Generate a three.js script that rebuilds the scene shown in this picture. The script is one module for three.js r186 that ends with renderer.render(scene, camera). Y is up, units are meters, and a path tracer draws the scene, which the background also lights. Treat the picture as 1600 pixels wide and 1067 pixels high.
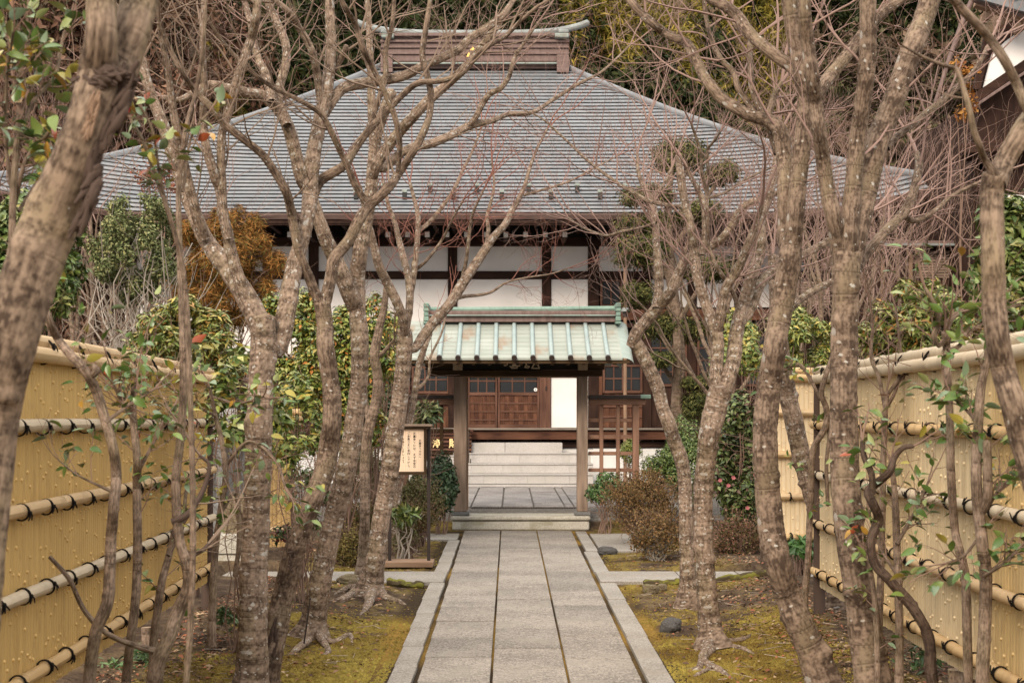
import * as THREE from 'three';
import { RoundedBoxGeometry } from 'three/addons/geometries/RoundedBoxGeometry.js';
import { mergeGeometries } from 'three/addons/utils/BufferGeometryUtils.js';

// ---------------------------------------------------------------- camera, sky, sun, exposure
const scene = new THREE.Scene();
const camera = new THREE.PerspectiveCamera(27.0, 1.5, 0.1, 500);
camera.position.set(0, 1.65, 0);
camera.lookAt(0, 1.65, -10);
camera.setViewOffset(1600, 1067, 0, -116.5, 1600, 1067);   // a shift lens: verticals stay upright
camera.focus = 14.5;
camera.userData.fStop = 6.3;
const renderer = new THREE.WebGLRenderer();
renderer.toneMapping = THREE.LinearToneMapping;
renderer.toneMappingExposure = 2.55;
renderer.shadowMap.enabled = true;

{ // overcast sky: brighter overhead than at the horizon
  const w = 128, h = 64, d = new Float32Array(w * h * 4);
  for (let j = 0; j < h; j++) for (let i = 0; i < w; i++) {
    const el = Math.max(0, Math.sin(((j + .5) / h - .5) * Math.PI)), a = i / w * Math.PI * 2;
    const cloud = 1 + .07 * Math.sin(a * 3 + el * 5) + .05 * Math.sin(a * 7 - el * 9);
    const L = 1.0 * (1 + 2.1 * el) / 2.55 * cloud * .93;
    d.set([L * 1.03, L * 1.0, L * .955, 1], (j * w + i) * 4);
  }
  const sky = new THREE.DataTexture(d, w, h, THREE.RGBAFormat, THREE.FloatType);
  sky.mapping = THREE.EquirectangularReflectionMapping;
  sky.magFilter = THREE.LinearFilter; sky.needsUpdate = true;
  scene.background = sky; scene.environment = sky;
}
const sun = new THREE.DirectionalLight(0xffedd6, 1.5);
sun.position.set(-12, 22, 20); sun.target.position.set(0, 0, -14);
sun.castShadow = true; sun.shadow.radius = 40;
sun.shadow.camera.left = -40; sun.shadow.camera.right = 40; sun.shadow.camera.top = 40; sun.shadow.camera.bottom = -40; sun.shadow.camera.far = 120;
scene.add(sun, sun.target);

// ---------------------------------------------------------------- helpers
const F = 2222, EYE = 1.65, HZ = 650;
const V = (x, y, z) => new THREE.Vector3(x, y, z);
const W = (px, py, Z) => V((px - 800) * Z / F, EYE - (py - HZ) * Z / F, -Z);
const wx = (px, Z) => (px - 800) * Z / F, wy = (py, Z) => EYE - (py - HZ) * Z / F;
function RNG(seed) {
  let s = seed | 0;
  const r = () => { s = (s + 0x6d2b79f5) | 0; let t = Math.imul(s ^ (s >>> 15), 1 | s); t = (t + Math.imul(t ^ (t >>> 7), 61 | t)) ^ t; return ((t ^ (t >>> 14)) >>> 0) / 4294967296; };
  r.in = (a, b) => a + (b - a) * r(); r.s = (a) => (r() * 2 - 1) * a; r.i = (n) => Math.floor(r() * n); r.pick = (a) => a[Math.floor(r() * a.length)];
  r.g = () => (r() + r() + r() - 1.5) * 1.15;
  r.sphere = () => { const z = r() * 2 - 1, a = r() * 6.2832, q = Math.sqrt(1 - z * z); return V(q * Math.cos(a), z, q * Math.sin(a)); };
  return r;
}
const hash = (x, y, z) => { let h = Math.imul(x, 374761393) ^ Math.imul(y, 668265263) ^ Math.imul(z, 2147483647 ^ 1274126177); h = Math.imul(h ^ (h >>> 13), 1274126177); return ((h ^ (h >>> 16)) >>> 0) / 4294967296; };
const sm = (t) => t * t * (3 - 2 * t), lerp = (a, b, t) => a + (b - a) * t, clamp = (x, a = 0, b = 1) => Math.min(b, Math.max(a, x)), step = (a, b, x) => sm(clamp((x - a) / (b - a)));
function noise3(x, y, z) {
  const i = Math.floor(x), j = Math.floor(y), k = Math.floor(z), u = sm(x - i), v = sm(y - j), w = sm(z - k);
  const q = (a, b, c) => hash(i + a, j + b, k + c);
  return lerp(lerp(lerp(q(0, 0, 0), q(1, 0, 0), u), lerp(q(0, 1, 0), q(1, 1, 0), u), v), lerp(lerp(q(0, 0, 1), q(1, 0, 1), u), lerp(q(0, 1, 1), q(1, 1, 1), u), v), w) * 2 - 1;
}
const fbm = (x, y, z, n = 4) => { let a = 1, s = 0, t = 0; for (let i = 0; i < n; i++) { s += a * noise3(x, y, z + i * 17); t += a; a *= .5; x *= 2; y *= 2; z *= 2; } return s / t; };
// tileable 2-D noise for textures: px, py periods
function tn(x, y, px, py, s) {
  const i = Math.floor(x), j = Math.floor(y), u = sm(x - i), v = sm(y - j), m = (a, n) => ((a % n) + n) % n;
  const q = (a, b) => hash(m(i + a, px), m(j + b, py), s);
  return lerp(lerp(q(0, 0), q(1, 0), u), lerp(q(0, 1), q(1, 1), u), v);
}
const fields = new Map();   // tileable fractal noise, computed once per kind and shifted for each use
function tf(u, v, px, py, s, n = 4) {
  const key = px + ',' + py + ',' + n, N = 512; let f = fields.get(key);
  if (!f) {
    f = new Float32Array(N * N); fields.set(key, f);
    for (let j = 0; j < N; j++) for (let i = 0; i < N; i++) { let a = 1, r = 0, t = 0, p = px, q = py; for (let k = 0; k < n; k++) { r += a * tn(i / N * p, j / N * q, p, q, 5 + k * 7); t += a; a *= .5; p *= 2; q *= 2; } f[j * N + i] = r / t; }
  }
  const du = hash(s, 3, 9), dv = hash(s, 8, 2), x = (u + du) * N, y = (v + dv) * N, i = Math.floor(x), j = Math.floor(y), a = x - i, b = y - j, m = N - 1;
  const r0 = (j & m) * N, r1 = ((j + 1) & m) * N, c0 = i & m, c1 = (i + 1) & m;
  return (f[r0 + c0] * (1 - a) + f[r0 + c1] * a) * (1 - b) + (f[r1 + c0] * (1 - a) + f[r1 + c1] * a) * b;
}
const s8 = (c) => 255 * (c <= .0031308 ? 12.92 * c : 1.055 * Math.pow(Math.max(c, 0), 1 / 2.4) - .055);
function tex(w, h, fn, color = true) {   // fn(u, v) -> linear [r, g, b] or a height 0..1
  const d = new Uint8Array(w * h * 4);
  for (let j = 0; j < h; j++) for (let i = 0; i < w; i++) {
    const c = fn((i + .5) / w, (j + .5) / h), o = (j * w + i) * 4;
    if (color) { d[o] = clamp(s8(c[0]), 0, 255); d[o + 1] = clamp(s8(c[1]), 0, 255); d[o + 2] = clamp(s8(c[2]), 0, 255); }
    else d[o] = d[o + 1] = d[o + 2] = clamp(c) * 255;
    d[o + 3] = 255;
  }
  const t = new THREE.DataTexture(d, w, h);
  t.wrapS = t.wrapT = THREE.RepeatWrapping; t.magFilter = THREE.LinearFilter; t.minFilter = THREE.LinearFilter;
  if (color) t.colorSpace = THREE.SRGBColorSpace;
  t.needsUpdate = true; return t;
}
const mix3 = (a, b, t) => [lerp(a[0], b[0], t), lerp(a[1], b[1], t), lerp(a[2], b[2], t)];
const mul3 = (a, k) => [a[0] * k, a[1] * k, a[2] * k];
const C = (r, g, b) => new THREE.Color().setRGB(r, g, b);
const M = (o) => new THREE.MeshPhysicalMaterial({ roughness: .85, metalness: 0, specularIntensity: (o.roughness ?? .85) >= .65 ? .18 : .7, ...o });

// naming and adding
const used = new Map();
function numbered(n) { const k = used.get(n) || 0; used.set(n, k + 1); return k ? n + '_' + String(k).padStart(3, '0') : n; }
function tag(o, label, category, group, kind) { if (label) o.userData.label = label; if (category) o.userData.category = category; if (group) o.userData.group = group; if (kind) o.userData.kind = kind; return o; }
function thing(name, label, category, pos = [0, 0, 0], group) {
  const o = new THREE.Group(); o.name = numbered(name); o.position.set(...pos); scene.add(o); return tag(o, label, category, group);
}
function structure(name, label) { const o = new THREE.Group(); o.name = numbered(name); scene.add(o); o.userData.kind = 'structure'; if (label) o.userData.label = label; return o; }
function part(name, geo, mat, parent, label, kind) {
  const m = new THREE.Mesh(geo, mat); m.name = name; m.castShadow = m.receiveShadow = true; parent.add(m);
  if (label) m.userData.label = label; if (kind) m.userData.kind = kind; return m;
}
// geometry
function projUV(g, sc = 1, grain = 'y', off = [0, 0]) {    // uv in metres from the dominant axis; grain = the axis along which V runs
  if (g.index) g = g.toNonIndexed();
  const p = g.attributes.position, n = g.attributes.normal, uv = new Float32Array(p.count * 2);
  for (let i = 0; i < p.count; i += 3) {
    let ax = 0, ay = 0, az = 0; for (let k = 0; k < 3; k++) { ax += Math.abs(n.getX(i + k)); ay += Math.abs(n.getY(i + k)); az += Math.abs(n.getZ(i + k)); }
    const d = ax > ay && ax > az ? 'x' : ay > az ? 'y' : 'z', rest = 'xyz'.replace(d, '');
    let vA = rest.includes(grain) ? grain : rest[1], uA = rest.replace(vA, '');
    for (let k = 0; k < 3; k++) { const get = (a) => a === 'x' ? p.getX(i + k) : a === 'y' ? p.getY(i + k) : p.getZ(i + k); uv[(i + k) * 2] = get(uA) * sc + off[0]; uv[(i + k) * 2 + 1] = get(vA) * sc + off[1]; }
  }
  g.setAttribute('uv', new THREE.BufferAttribute(uv, 2)); return g;
}
let uvTick = 0;
function box(x0, x1, y0, y1, z0, z1, { r = 0, grain = 'y', sc = 1 } = {}) {
  const w = Math.abs(x1 - x0), h = Math.abs(y1 - y0), d = Math.abs(z1 - z0), k = Math.min(r, w / 2.2, h / 2.2, d / 2.2);
  const g = k > 0 ? new RoundedBoxGeometry(w, h, d, 1, k) : new THREE.BoxGeometry(w, h, d);
  g.translate((x0 + x1) / 2, (y0 + y1) / 2, (z0 + z1) / 2);
  uvTick++; return projUV(g, sc, grain, [(uvTick * .37) % 1, (uvTick * .61) % 1]);
}
const longest = (w, h, d) => w >= h && w >= d ? 'x' : h >= d ? 'y' : 'z';
// a box given by its front face in picture units at a depth, thickness going back
function pbox(px0, py0, px1, py1, Z, th, o = {}) {
  const x0 = wx(px0, Z), x1 = wx(px1, Z), y0 = wy(py1, Z), y1 = wy(py0, Z);
  return box(x0, x1, y0, y1, -Z - th, -Z, { grain: longest(x1 - x0, y1 - y0, th), ...o });
}
function merge(list) {
  list = list.map((g) => { let h = g.index ? g.toNonIndexed() : g; for (const k of Object.keys(h.attributes)) if (!['position', 'normal', 'uv', 'color'].includes(k)) h.deleteAttribute(k); return h; });
  const hasC = list.some((g) => g.attributes.color), hasU = list.every((g) => g.attributes.uv);
  for (const g of list) { if (!hasU) g.deleteAttribute('uv'); if (hasC && !g.attributes.color) g.setAttribute('color', new THREE.BufferAttribute(new Float32Array(g.attributes.position.count * 3).fill(1), 3)); }
  return mergeGeometries(list, false);
}
class Buf {  // collects tubes and leaves into one geometry
  constructor() { this.p = []; this.u = []; this.c = []; this.i = []; this.n = 0; this.hasC = false; }
  v(x, y, z, u = 0, v = 0, c) { this.p.push(x, y, z); this.u.push(u, v); if (c) { this.hasC = true; this.c.push(c[0], c[1], c[2]); } else this.c.push(1, 1, 1); return this.n++; }
  build(off) {
    const g = new THREE.BufferGeometry(), p = new Float32Array(this.p);
    if (off) for (let i = 0; i < p.length; i += 3) { p[i] -= off.x; p[i + 1] -= off.y; p[i + 2] -= off.z; }
    g.setAttribute('position', new THREE.BufferAttribute(p, 3)); g.setAttribute('uv', new THREE.BufferAttribute(new Float32Array(this.u), 2));
    if (this.hasC) g.setAttribute('color', new THREE.BufferAttribute(new Float32Array(this.c), 3));
    g.setIndex(this.i); g.computeVertexNormals(); return g;
  }
  // rings: [{p, r}], sides; radius function rf(ringIndex, angle, alongLength) multiplies
  tube(rings, sides, { rf, ru = 1, rv = 1, color, cap = true, v0 = 0 } = {}) {
    const T = V(), N = V(), B = V(), base = this.n; let L = v0;
    const n = rings.length;
    T.subVectors(rings[1].p, rings[0].p).normalize();
    N.set(1, 0, 0); if (Math.abs(T.x) > .9) N.set(0, 0, 1); N.addScaledVector(T, -N.dot(T)).normalize();
    for (let k = 0; k < n; k++) {
      const a = rings[Math.max(0, k - 1)].p, b = rings[Math.min(n - 1, k + 1)].p;
      T.subVectors(b, a).normalize(); N.addScaledVector(T, -N.dot(T)).normalize(); B.crossVectors(T, N);
      if (k) L += rings[k].p.distanceTo(rings[k - 1].p);
      for (let s = 0; s <= sides; s++) {
        const t = s / sides * Math.PI * 2, r = rings[k].r * (rf ? rf(k, s % sides / sides * Math.PI * 2, L, rings[k]) : 1), cx = Math.cos(t) * r, cy = Math.sin(t) * r, q = rings[k].p;
        this.v(q.x + N.x * cx + B.x * cy, q.y + N.y * cx + B.y * cy, q.z + N.z * cx + B.z * cy, s / sides * ru, L * rv, color);
      }
    }
    for (let k = 0; k < n - 1; k++) for (let s = 0; s < sides; s++) { const a = base + k * (sides + 1) + s, b = a + sides + 1; this.i.push(a, a + 1, b, b, a + 1, b + 1); }
    if (cap) { // rounded end
      const e = rings[n - 1], c = this.v(e.p.x + T.x * e.r * .5, e.p.y + T.y * e.r * .5, e.p.z + T.z * e.r * .5, .5, L * rv, color), o = base + (n - 1) * (sides + 1);
      for (let s = 0; s < sides; s++) this.i.push(o + s, o + s + 1, c);
    }
    return this;
  }
}
function instanced(name, geo, mat, list, parent, kind = 'stuff') {  // list: [{p, q, s, c}]
  const m = new THREE.InstancedMesh(geo, mat, list.length), X = new THREE.Matrix4(), S = V();
  list.forEach((e, i) => { typeof e.s === 'number' ? S.setScalar(e.s) : S.copy(e.s); X.compose(e.p, e.q, S); m.setMatrixAt(i, X); if (e.c) m.setColorAt(i, e.c); });
  m.name = name; m.castShadow = m.receiveShadow = true; if (kind) m.userData.kind = kind; parent.add(m); return m;
}
const QX = new THREE.Quaternion(), EU = new THREE.Euler();
const euler = (x, y, z) => new THREE.Quaternion().setFromEuler(EU.set(x, y, z, 'YXZ'));
const facing = (n, roll) => new THREE.Quaternion().setFromUnitVectors(V(0, 1, 0), n).multiply(QX.setFromAxisAngle(V(0, 1, 0), roll));
// ---------------------------------------------------------------- materials
// bark of maples: grey brown, fine vertical streaks, cross rings, pale lichen plates with their own outline
function barkTex(seed, base, dark, lichenN, size, ringN) {
  const r = RNG(seed), spots = [];
  for (let i = 0; i < lichenN; i++) spots.push([r(), r(), size * (.3 + 1.5 * r() * r() * r()) * (r() < .15 ? 1.6 : 1), .42 + r() * .5, r() * 50, .55 + .4 * r()]);
  const W_ = 512, H_ = 1024, mask = new Float32Array(W_ * H_);
  for (const [cx, cy, rad, asp, sd, str] of spots) {
    const R = Math.ceil(rad * W_ * 1.5);
    for (let y = -R; y <= R; y++) for (let x = -R; x <= R; x++) {
      const X = Math.round(cx * W_ + x), Y = Math.round(cy * H_ + y), d = Math.hypot(x / (rad * W_), y / (rad * W_ * asp));
      const e = d + .45 * (noise3(x * .11 + sd, y * .11, sd) + .5 * noise3(x * .3 + sd, y * .3, sd));
      const k = step(1.04, .82, e) * str; const o = ((Y % H_ + H_) % H_) * W_ + (X % W_ + W_) % W_;
      mask[o] = Math.max(mask[o], k);
    }
  }
  const ringV = []; for (let i = 0; i < ringN; i++) ringV.push([r(), .0012 + r() * .0026, r()]);
  const hgt = (u, v) => {
    let h = .5 + .28 * (tf(u, v, 26, 5, seed + 3, 3) - .5) + .3 * (tf(u, v, 8, 14, seed + 5, 4) - .5);
    for (const [c, w, s] of ringV) { if (Math.abs(((v - c + 1.5) % 1) - .5) > .03) continue; const vv = v + .012 * (tn(u * 6, v * 3, 6, 3, seed) - .5), d = Math.abs(((vv - c + 1.5) % 1) - .5); if (d < w * 3 && tn(u * 7, c * 9, 7, 9, seed + 9) > .46) h -= .2 * s * (1 - d / (w * 3)); }
    return h;
  };
  const HH = new Float32Array(W_ * H_); for (let j = 0; j < H_; j++) for (let i = 0; i < W_; i++) HH[j * W_ + i] = hgt((i + .5) / W_, (j + .5) / H_);
  const at = (u, v) => Math.min(H_ - 1, Math.floor(v * H_)) * W_ + Math.min(W_ - 1, Math.floor(u * W_));
  const map = tex(W_, H_, (u, v) => {
    const big = tf(u, v, 4, 6, seed + 1, 4), fine = tf(u, v, 40, 60, seed + 2, 3), st = tf(u, v, 30, 4, seed + 3, 3);
    const band = tf(u, v, 5, 46, seed + 31, 3); let c = mix3(dark, base, clamp(.12 + .8 * big + 1.45 * (fine - .5) + .6 * (st - .5) + 1.15 * (band - .5)));
    const h = HH[at(u, v)]; c = mul3(c, .38 + 1.18 * h);
    const green = step(.56, .7, tf(u, v, 5, 5, seed + 21, 4)); c = mix3(c, [c[0] * .88, c[1] * .96, c[2] * .78], green * .4);
    const m = mask[Math.min(H_ - 1, Math.floor(v * H_)) * W_ + Math.min(W_ - 1, Math.floor(u * W_))];
    const li = mix3([.37, .35, .315], [.52, .495, .455], tf(u, v, 60, 90, seed + 8, 2));
    return mix3(c, li, m * .85);
  });
  const bump = tex(W_, H_, (u, v) => HH[at(u, v)] * .8 + .12 * mask[Math.min(H_ - 1, Math.floor(v * H_)) * W_ + Math.min(W_ - 1, Math.floor(u * W_))], false);
  return M({ map, bumpMap: bump, bumpScale: .014, roughness: .92 });
}
const bark = {
  lichen: barkTex(11, [.295, .218, .165], [.085, .058, .042], 230, .032, 30),
  spotted: barkTex(12, [.25, .182, .135], [.066, .045, .033], 44, .042, 14),
  plain: barkTex(13, [.25, .182, .136], [.085, .06, .044], 16, .02, 14),
  near: barkTex(14, [.25, .182, .132], [.06, .041, .03], 9, .035, 4),
};
bark.dark = barkTex(15, [.105, .072, .054], [.04, .027, .021], 6, .02, 14);
const mTwig = M({ color: C(.20, .145, .11), roughness: .9 }), mRedTwig = M({ color: C(.23, .105, .082), roughness: .8 }), mPinkTwig = M({ color: C(.255, .17, .145), roughness: .9 }),
  mPaleTwig = M({ color: C(.33, .29, .25), roughness: .9 }), mDarkTwig = M({ color: C(.075, .052, .042), roughness: .95 }), mHillTwig = M({ color: C(.055, .038, .03), roughness: .95 }), mBrownTwig = M({ color: C(.19, .125, .095), roughness: .9 });

const stoneTex = (seed, a, b, chisel, stain) => ({
  map: tex(512, 512, (u, v) => {
    const big = tf(u, v, 3, 3, seed, 4), sp = tf(u, v, 150, 150, seed + 3, 2), ch = tf(u, v, 40, 90, seed + 5, 2);
    let c = mix3(b, a, clamp(.1 + .85 * big + 2.3 * (sp - .5) + 1.0 * chisel * (ch - .5)));
    const s = step(.56, .72, tf(u, v, 5, 4, seed + 9, 5)); return mix3(c, stain, s * .55);
  }),
  bumpMap: tex(512, 512, (u, v) => .5 + .5 * (tf(u, v, 120, 120, seed + 3, 2) - .5) + chisel * .7 * (tf(u, v, 10, 70, seed + 5, 2) - .5), false), bumpScale: .004,
});
const mSlab = [31, 32, 33].map((s, i) => M({ ...stoneTex(s, [[.335, .294, .255], [.30, .266, .234], [.36, .316, .274]][i], [[.148, .13, .113], [.13, .115, .10], [.165, .145, .126]][i], 1.0, [.25, .225, .19]), roughness: .9 }));
const mKerb = M({ ...stoneTex(41, [.345, .315, .28], [.20, .178, .155], .3, [.25, .22, .18]), roughness: .9 });
const mCourt = M({ ...stoneTex(43, [.34, .315, .30], [.17, .155, .15], 1.1, [.13, .12, .12]), roughness: .9 });
const mStep = M({ ...stoneTex(45, [.48, .455, .435], [.36, .34, .325], .15, [.40, .385, .35]), roughness: .85 });
const mGateStone = M({ ...stoneTex(46, [.50, .475, .42], [.33, .305, .255], .25, [.24, .22, .14]), roughness: .9 });
const mRockDark = M({ ...stoneTex(47, [.105, .10, .095], [.045, .042, .042], .2, [.13, .12, .10]), roughness: .85 });
const mRockBrown = M({ ...stoneTex(48, [.24, .19, .125], [.09, .07, .045], .2, [.13, .125, .05]), roughness: .95 });
const mGrave = M({ ...stoneTex(49, [.20, .195, .19], [.10, .10, .10], .1, [.15, .14, .12]), roughness: .6 });

function woodTex(seed, a, b, streak = 26) {
  return { map: tex(256, 512, (u, v) => {
    const g = tf(u + .02 * tn(u * 3, v * 3, 3, 3, seed), v, streak, 2, seed, 4), f = tf(u, v, streak * 4, 6, seed + 4, 2), big = tf(u, v, 3, 3, seed + 8, 3);
    return mix3(b, a, clamp(.9 * g + .35 * (f - .5) + .7 * (big - .5) + .05));
  }), bumpMap: tex(256, 512, (u, v) => tf(u, v, streak, 2, seed, 4), false), bumpScale: .003 };
}
const mWoodDark = M({ ...woodTex(51, [.055, .028, .020], [.018, .010, .008]), roughness: .7 });        // hall timber
const mWoodRed = M({ ...woodTex(52, [.155, .07, .042], [.045, .02, .014], 14), roughness: .65 });     // door boards
const mWoodBar = M({ ...woodTex(53, [.165, .085, .06], [.07, .035, .026]), roughness: .7 });
const mWoodPost = M({ ...woodTex(54, [.35, .26, .20], [.14, .10, .078], 18), roughness: .85 });    // weathered gate posts
const mWoodBeam = M({ ...woodTex(55, [.075, .046, .024], [.028, .017, .010]), roughness: .8 });
const mWoodTan = M({ ...woodTex(56, [.36, .24, .165], [.19, .12, .08], 22), roughness: .8 });
const mWoodLattice = M({ ...woodTex(59, [.33, .19, .13], [.16, .09, .065], 22), roughness: .8 });
const mWoodEnd = M({ ...woodTex(57, [.42, .33, .24], [.27, .2, .14], 20), roughness: .85 });
const mPlaster = M({ map: tex(256, 256, (u, v) => mul3([.78, .75, .735], .90 + .18 * tf(u, v, 5, 3, 61, 5))), roughness: .95 });
const mBaseWhite = M({ map: tex(256, 256, (u, v) => mul3([.70, .69, .68], .9 + .2 * tf(u, v, 6, 4, 62, 4))), roughness: .95 });
const mWhite = M({ color: C(.85, .82, .79), roughness: .7 });
const mBlack = M({ color: C(.012, .011, .010), roughness: .6 });
const mIron = M({ color: C(.03, .02, .017), roughness: .5 });
const mGlassDark = new THREE.MeshPhysicalMaterial({ color: C(.025, .027, .03), roughness: .12, specularIntensity: .6 });
const mGold = M({ color: C(.72, .47, .13), roughness: .4, metalness: .6 });
const mGoldPaint = M({ color: C(.80, .62, .30), roughness: .5 });
const mPaper = M({ color: C(.75, .58, .42), roughness: .9 });
// roofs
const mRoof = M({ map: tex(512, 512, (u, v) => {
  const b = tf(u, v, 4, 5, 71, 4), f = tf(u, v, 30, 60, 72, 3), st = tf(u, v, 40, 2, 73, 3), pink = step(.52, .7, tf(u, v, 6, 6, 74, 4));
  return mix3(mix3([.115, .123, .135], [.20, .211, .226], clamp(b * .9 + .6 * (f - .5) + .4 * (st - .5) + .1)), [.205, .195, .195], pink * .4);
}), roughness: .5, metalness: .0 });
const mRidge = M({ map: tex(256, 256, (u, v) => mix3([.085, .05, .043], [.20, .135, .12], tf(u, v, 4, 30, 75, 4))), roughness: .6 });
const mRidgeCap = M({ map: tex(256, 256, (u, v) => mix3([.13, .135, .13], [.29, .325, .325], tf(u, v, 12, 6, 76, 5))), roughness: .6 });
const verd = (seed, a, b, stain, k) => M({ map: tex(256, 512, (u, v) => {
  const big = tf(u, v, 3, 4, seed, 4), ln = tf(u, v, 4, 40, seed + 2, 3), st = step(.47, .66, tf(u, v, 9, 2, seed + 5, 4));
  return mix3(mix3(b, a, clamp(.15 + .7 * big + .6 * (ln - .5))), stain, st * k);
}), roughness: .7 });
const mPan = verd(81, [.345, .37, .34], [.215, .235, .205], [.24, .17, .12], .85);
const mBatten = verd(82, [.31, .365, .365], [.225, .28, .275], [.29, .33, .31], .6);
const mVerd = verd(83, [.215, .30, .25], [.125, .19, .16], [.09, .11, .095], .8);
const mVerdPale = verd(84, [.31, .355, .33], [.20, .24, .22], [.20, .20, .17], .7);
// bamboo
const bambooMap = (seed, a, b, c) => tex(256, 256, (u, v) => { const s = tf(u, v, 18, 2, seed, 3), g = tf(u, v, 3, 3, seed + 4, 4), d = step(.62, .75, tf(u, v, 8, 12, seed + 8, 4)); return mix3(mix3(b, a, clamp(.7 * s + .6 * g - .15)), c, d * .4); });
const mStrip = M({ map: bambooMap(91, [.62, .43, .175], [.50, .335, .13], [.40, .27, .115]), vertexColors: true, roughness: .55 });
const mRails = [M({ map: bambooMap(92, [.62, .46, .28], [.46, .31, .16], [.33, .22, .12]), roughness: .5 }), M({ map: bambooMap(93, [.60, .51, .38], [.46, .37, .26], [.34, .28, .2]), roughness: .55 }), M({ map: bambooMap(94, [.60, .42, .22], [.42, .27, .12], [.28, .18, .09]), roughness: .5 })];
const mRope = M({ color: C(.012, .010, .009), roughness: .95 });
const mMossLog = M({ map: tex(256, 256, (u, v) => mix3([.065, .05, .03], [.15, .14, .03], step(.4, .62, tf(u, v, 6, 6, 95, 5)))), roughness: 1 });
const leafMat = (rough = .45, o = {}) => M({ color: 0xffffff, roughness: rough, side: THREE.DoubleSide, ...o });
const mLeaf = leafMat(.4), mLeafDull = leafMat(.7);
const mLeafGloss = {};
const leafColored = (c, rough = .28) => { const k = c.join(); return mLeafGloss[k] || (mLeafGloss[k] = M({ color: C(...c), roughness: rough, side: THREE.DoubleSide })); };
// ---------------------------------------------------------------- ground
const fenceLX = (Z) => -2.03 - .036 * Z, fenceRX = (Z) => 2.26 + .015 * Z;
function gh(x, z) {
  const Z = -z, ax = Math.abs(x - .1);
  let y = -.014;
  const bed = step(1.0, 1.35, ax) * step(2.5, 5, Z);
  y += bed * (.012 + .035 * fbm(x * 1.3, 0, z * 1.3, 3) + .018 * fbm(x * 5, 3, z * 5, 2) + .009 * fbm(x * 13, 6, z * 13, 2));
  y += step(1.5, 2.5, ax) * .09 * step(20, 17, Z);
  if (Z > 13.95 && Z < 15.1 && ax < 3.1) y = Math.min(y, lerp(y, -.02, step(.12, 0, Math.max(13.95 + .08 - Z, Z - 15.02))));
  const court = step(20.6, 21.4, Z);
  y = lerp(y, .235, court * (ax > 1.0 ? 1 : 1));
  if (Z > 16.5 && Z < 20.2 && ax < 2.3) y = Math.min(y, -.018 + .06 * step(1.2, 2.3, ax));
  if (ax < 1.0 && Z < 20.4) y = -.024;
  return y;
}
{
  const xs = [], zs = [];
  for (let x = -60; x < -4.5; x += 3) xs.push(x); for (let x = -4.5; x <= 4.5; x += .07) xs.push(x); for (let x = 4.6; x <= 62; x += 3) xs.push(x);
  for (let z = 20; z > -4; z -= 2) zs.push(z); for (let z = -4; z > -22; z -= .07) zs.push(z); for (let z = -22; z > -120; z -= 2.5) zs.push(z);
  const g = new THREE.BufferGeometry(), p = [], u = [], c = [], ix = [];
  for (const z of zs) for (const x of xs) {
    p.push(x, gh(x, z), z); u.push(x * 1.2, z * 1.2);
    const Z = -z, ax = Math.abs(x - .1);
    const n = fbm(x * .9 + 4, 2, z * .9, 4), n2 = fbm(x * 4, 8, z * 4, 3), n3 = fbm(x * 14, 1, z * 14, 2);
    let moss = clamp(.78 + 1.4 * n + 1.1 * n2 + .9 * n3);
    moss *= step(2.5, 1.9, ax) * .9 + .1;
    moss *= 1 - .85 * step(11.4, 12.4, Z) * step(13.9, 13.0, Z) * (x > 0 ? 1 : .8);            // trodden soil by the cross path
    moss *= 1 - .45 * step(15, 15.5, Z) * (1 - .5 * clamp(.5 + n * 2));
    const soil = mix3([.06, .04, .028], [.125, .086, .058], clamp(.5 + n2 + n3));
    const ms = mix3([.125, .076, .018], [.235, .172, .038], clamp(.5 + 1.3 * n2 + 1.1 * n3 + .5 * n));
    let col = mix3(soil, ms, moss);
    if (ax < 1.06 && Z < 20.5) col = mix3([.05, .034, .02], [.25, .15, .035], clamp(.32 + 2.2 * fbm(x * 2, 5, z * .8, 3)));    // moss in the joints of the path
    if (Z > 21) col = [.17, .155, .14];
    c.push(...col);
  }
  const nx = xs.length;
  for (let j = 0; j < zs.length - 1; j++) for (let i = 0; i < nx - 1; i++) { const a = j * nx + i; ix.push(a, a + 1, a + nx, a + 1, a + nx + 1, a + nx); }
  g.setAttribute('position', new THREE.BufferAttribute(new Float32Array(p), 3)); g.setAttribute('uv', new THREE.BufferAttribute(new Float32Array(u), 2)); g.setAttribute('color', new THREE.BufferAttribute(new Float32Array(c), 3));
  g.setIndex(ix); g.computeVertexNormals();
  const mGround = M({ vertexColors: true, map: tex(512, 512, (u_, v_) => mul3([1, 1, 1], .45 + .85 * tf(u_, v_, 40, 40, 101, 4))), bumpMap: tex(512, 512, (u_, v_) => tf(u_, v_, 40, 40, 101, 4), false), bumpScale: .02, roughness: 1 });
  const o = part('ground', g, mGround, scene); o.name = numbered('ground'); o.userData.kind = 'structure';
}
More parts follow.
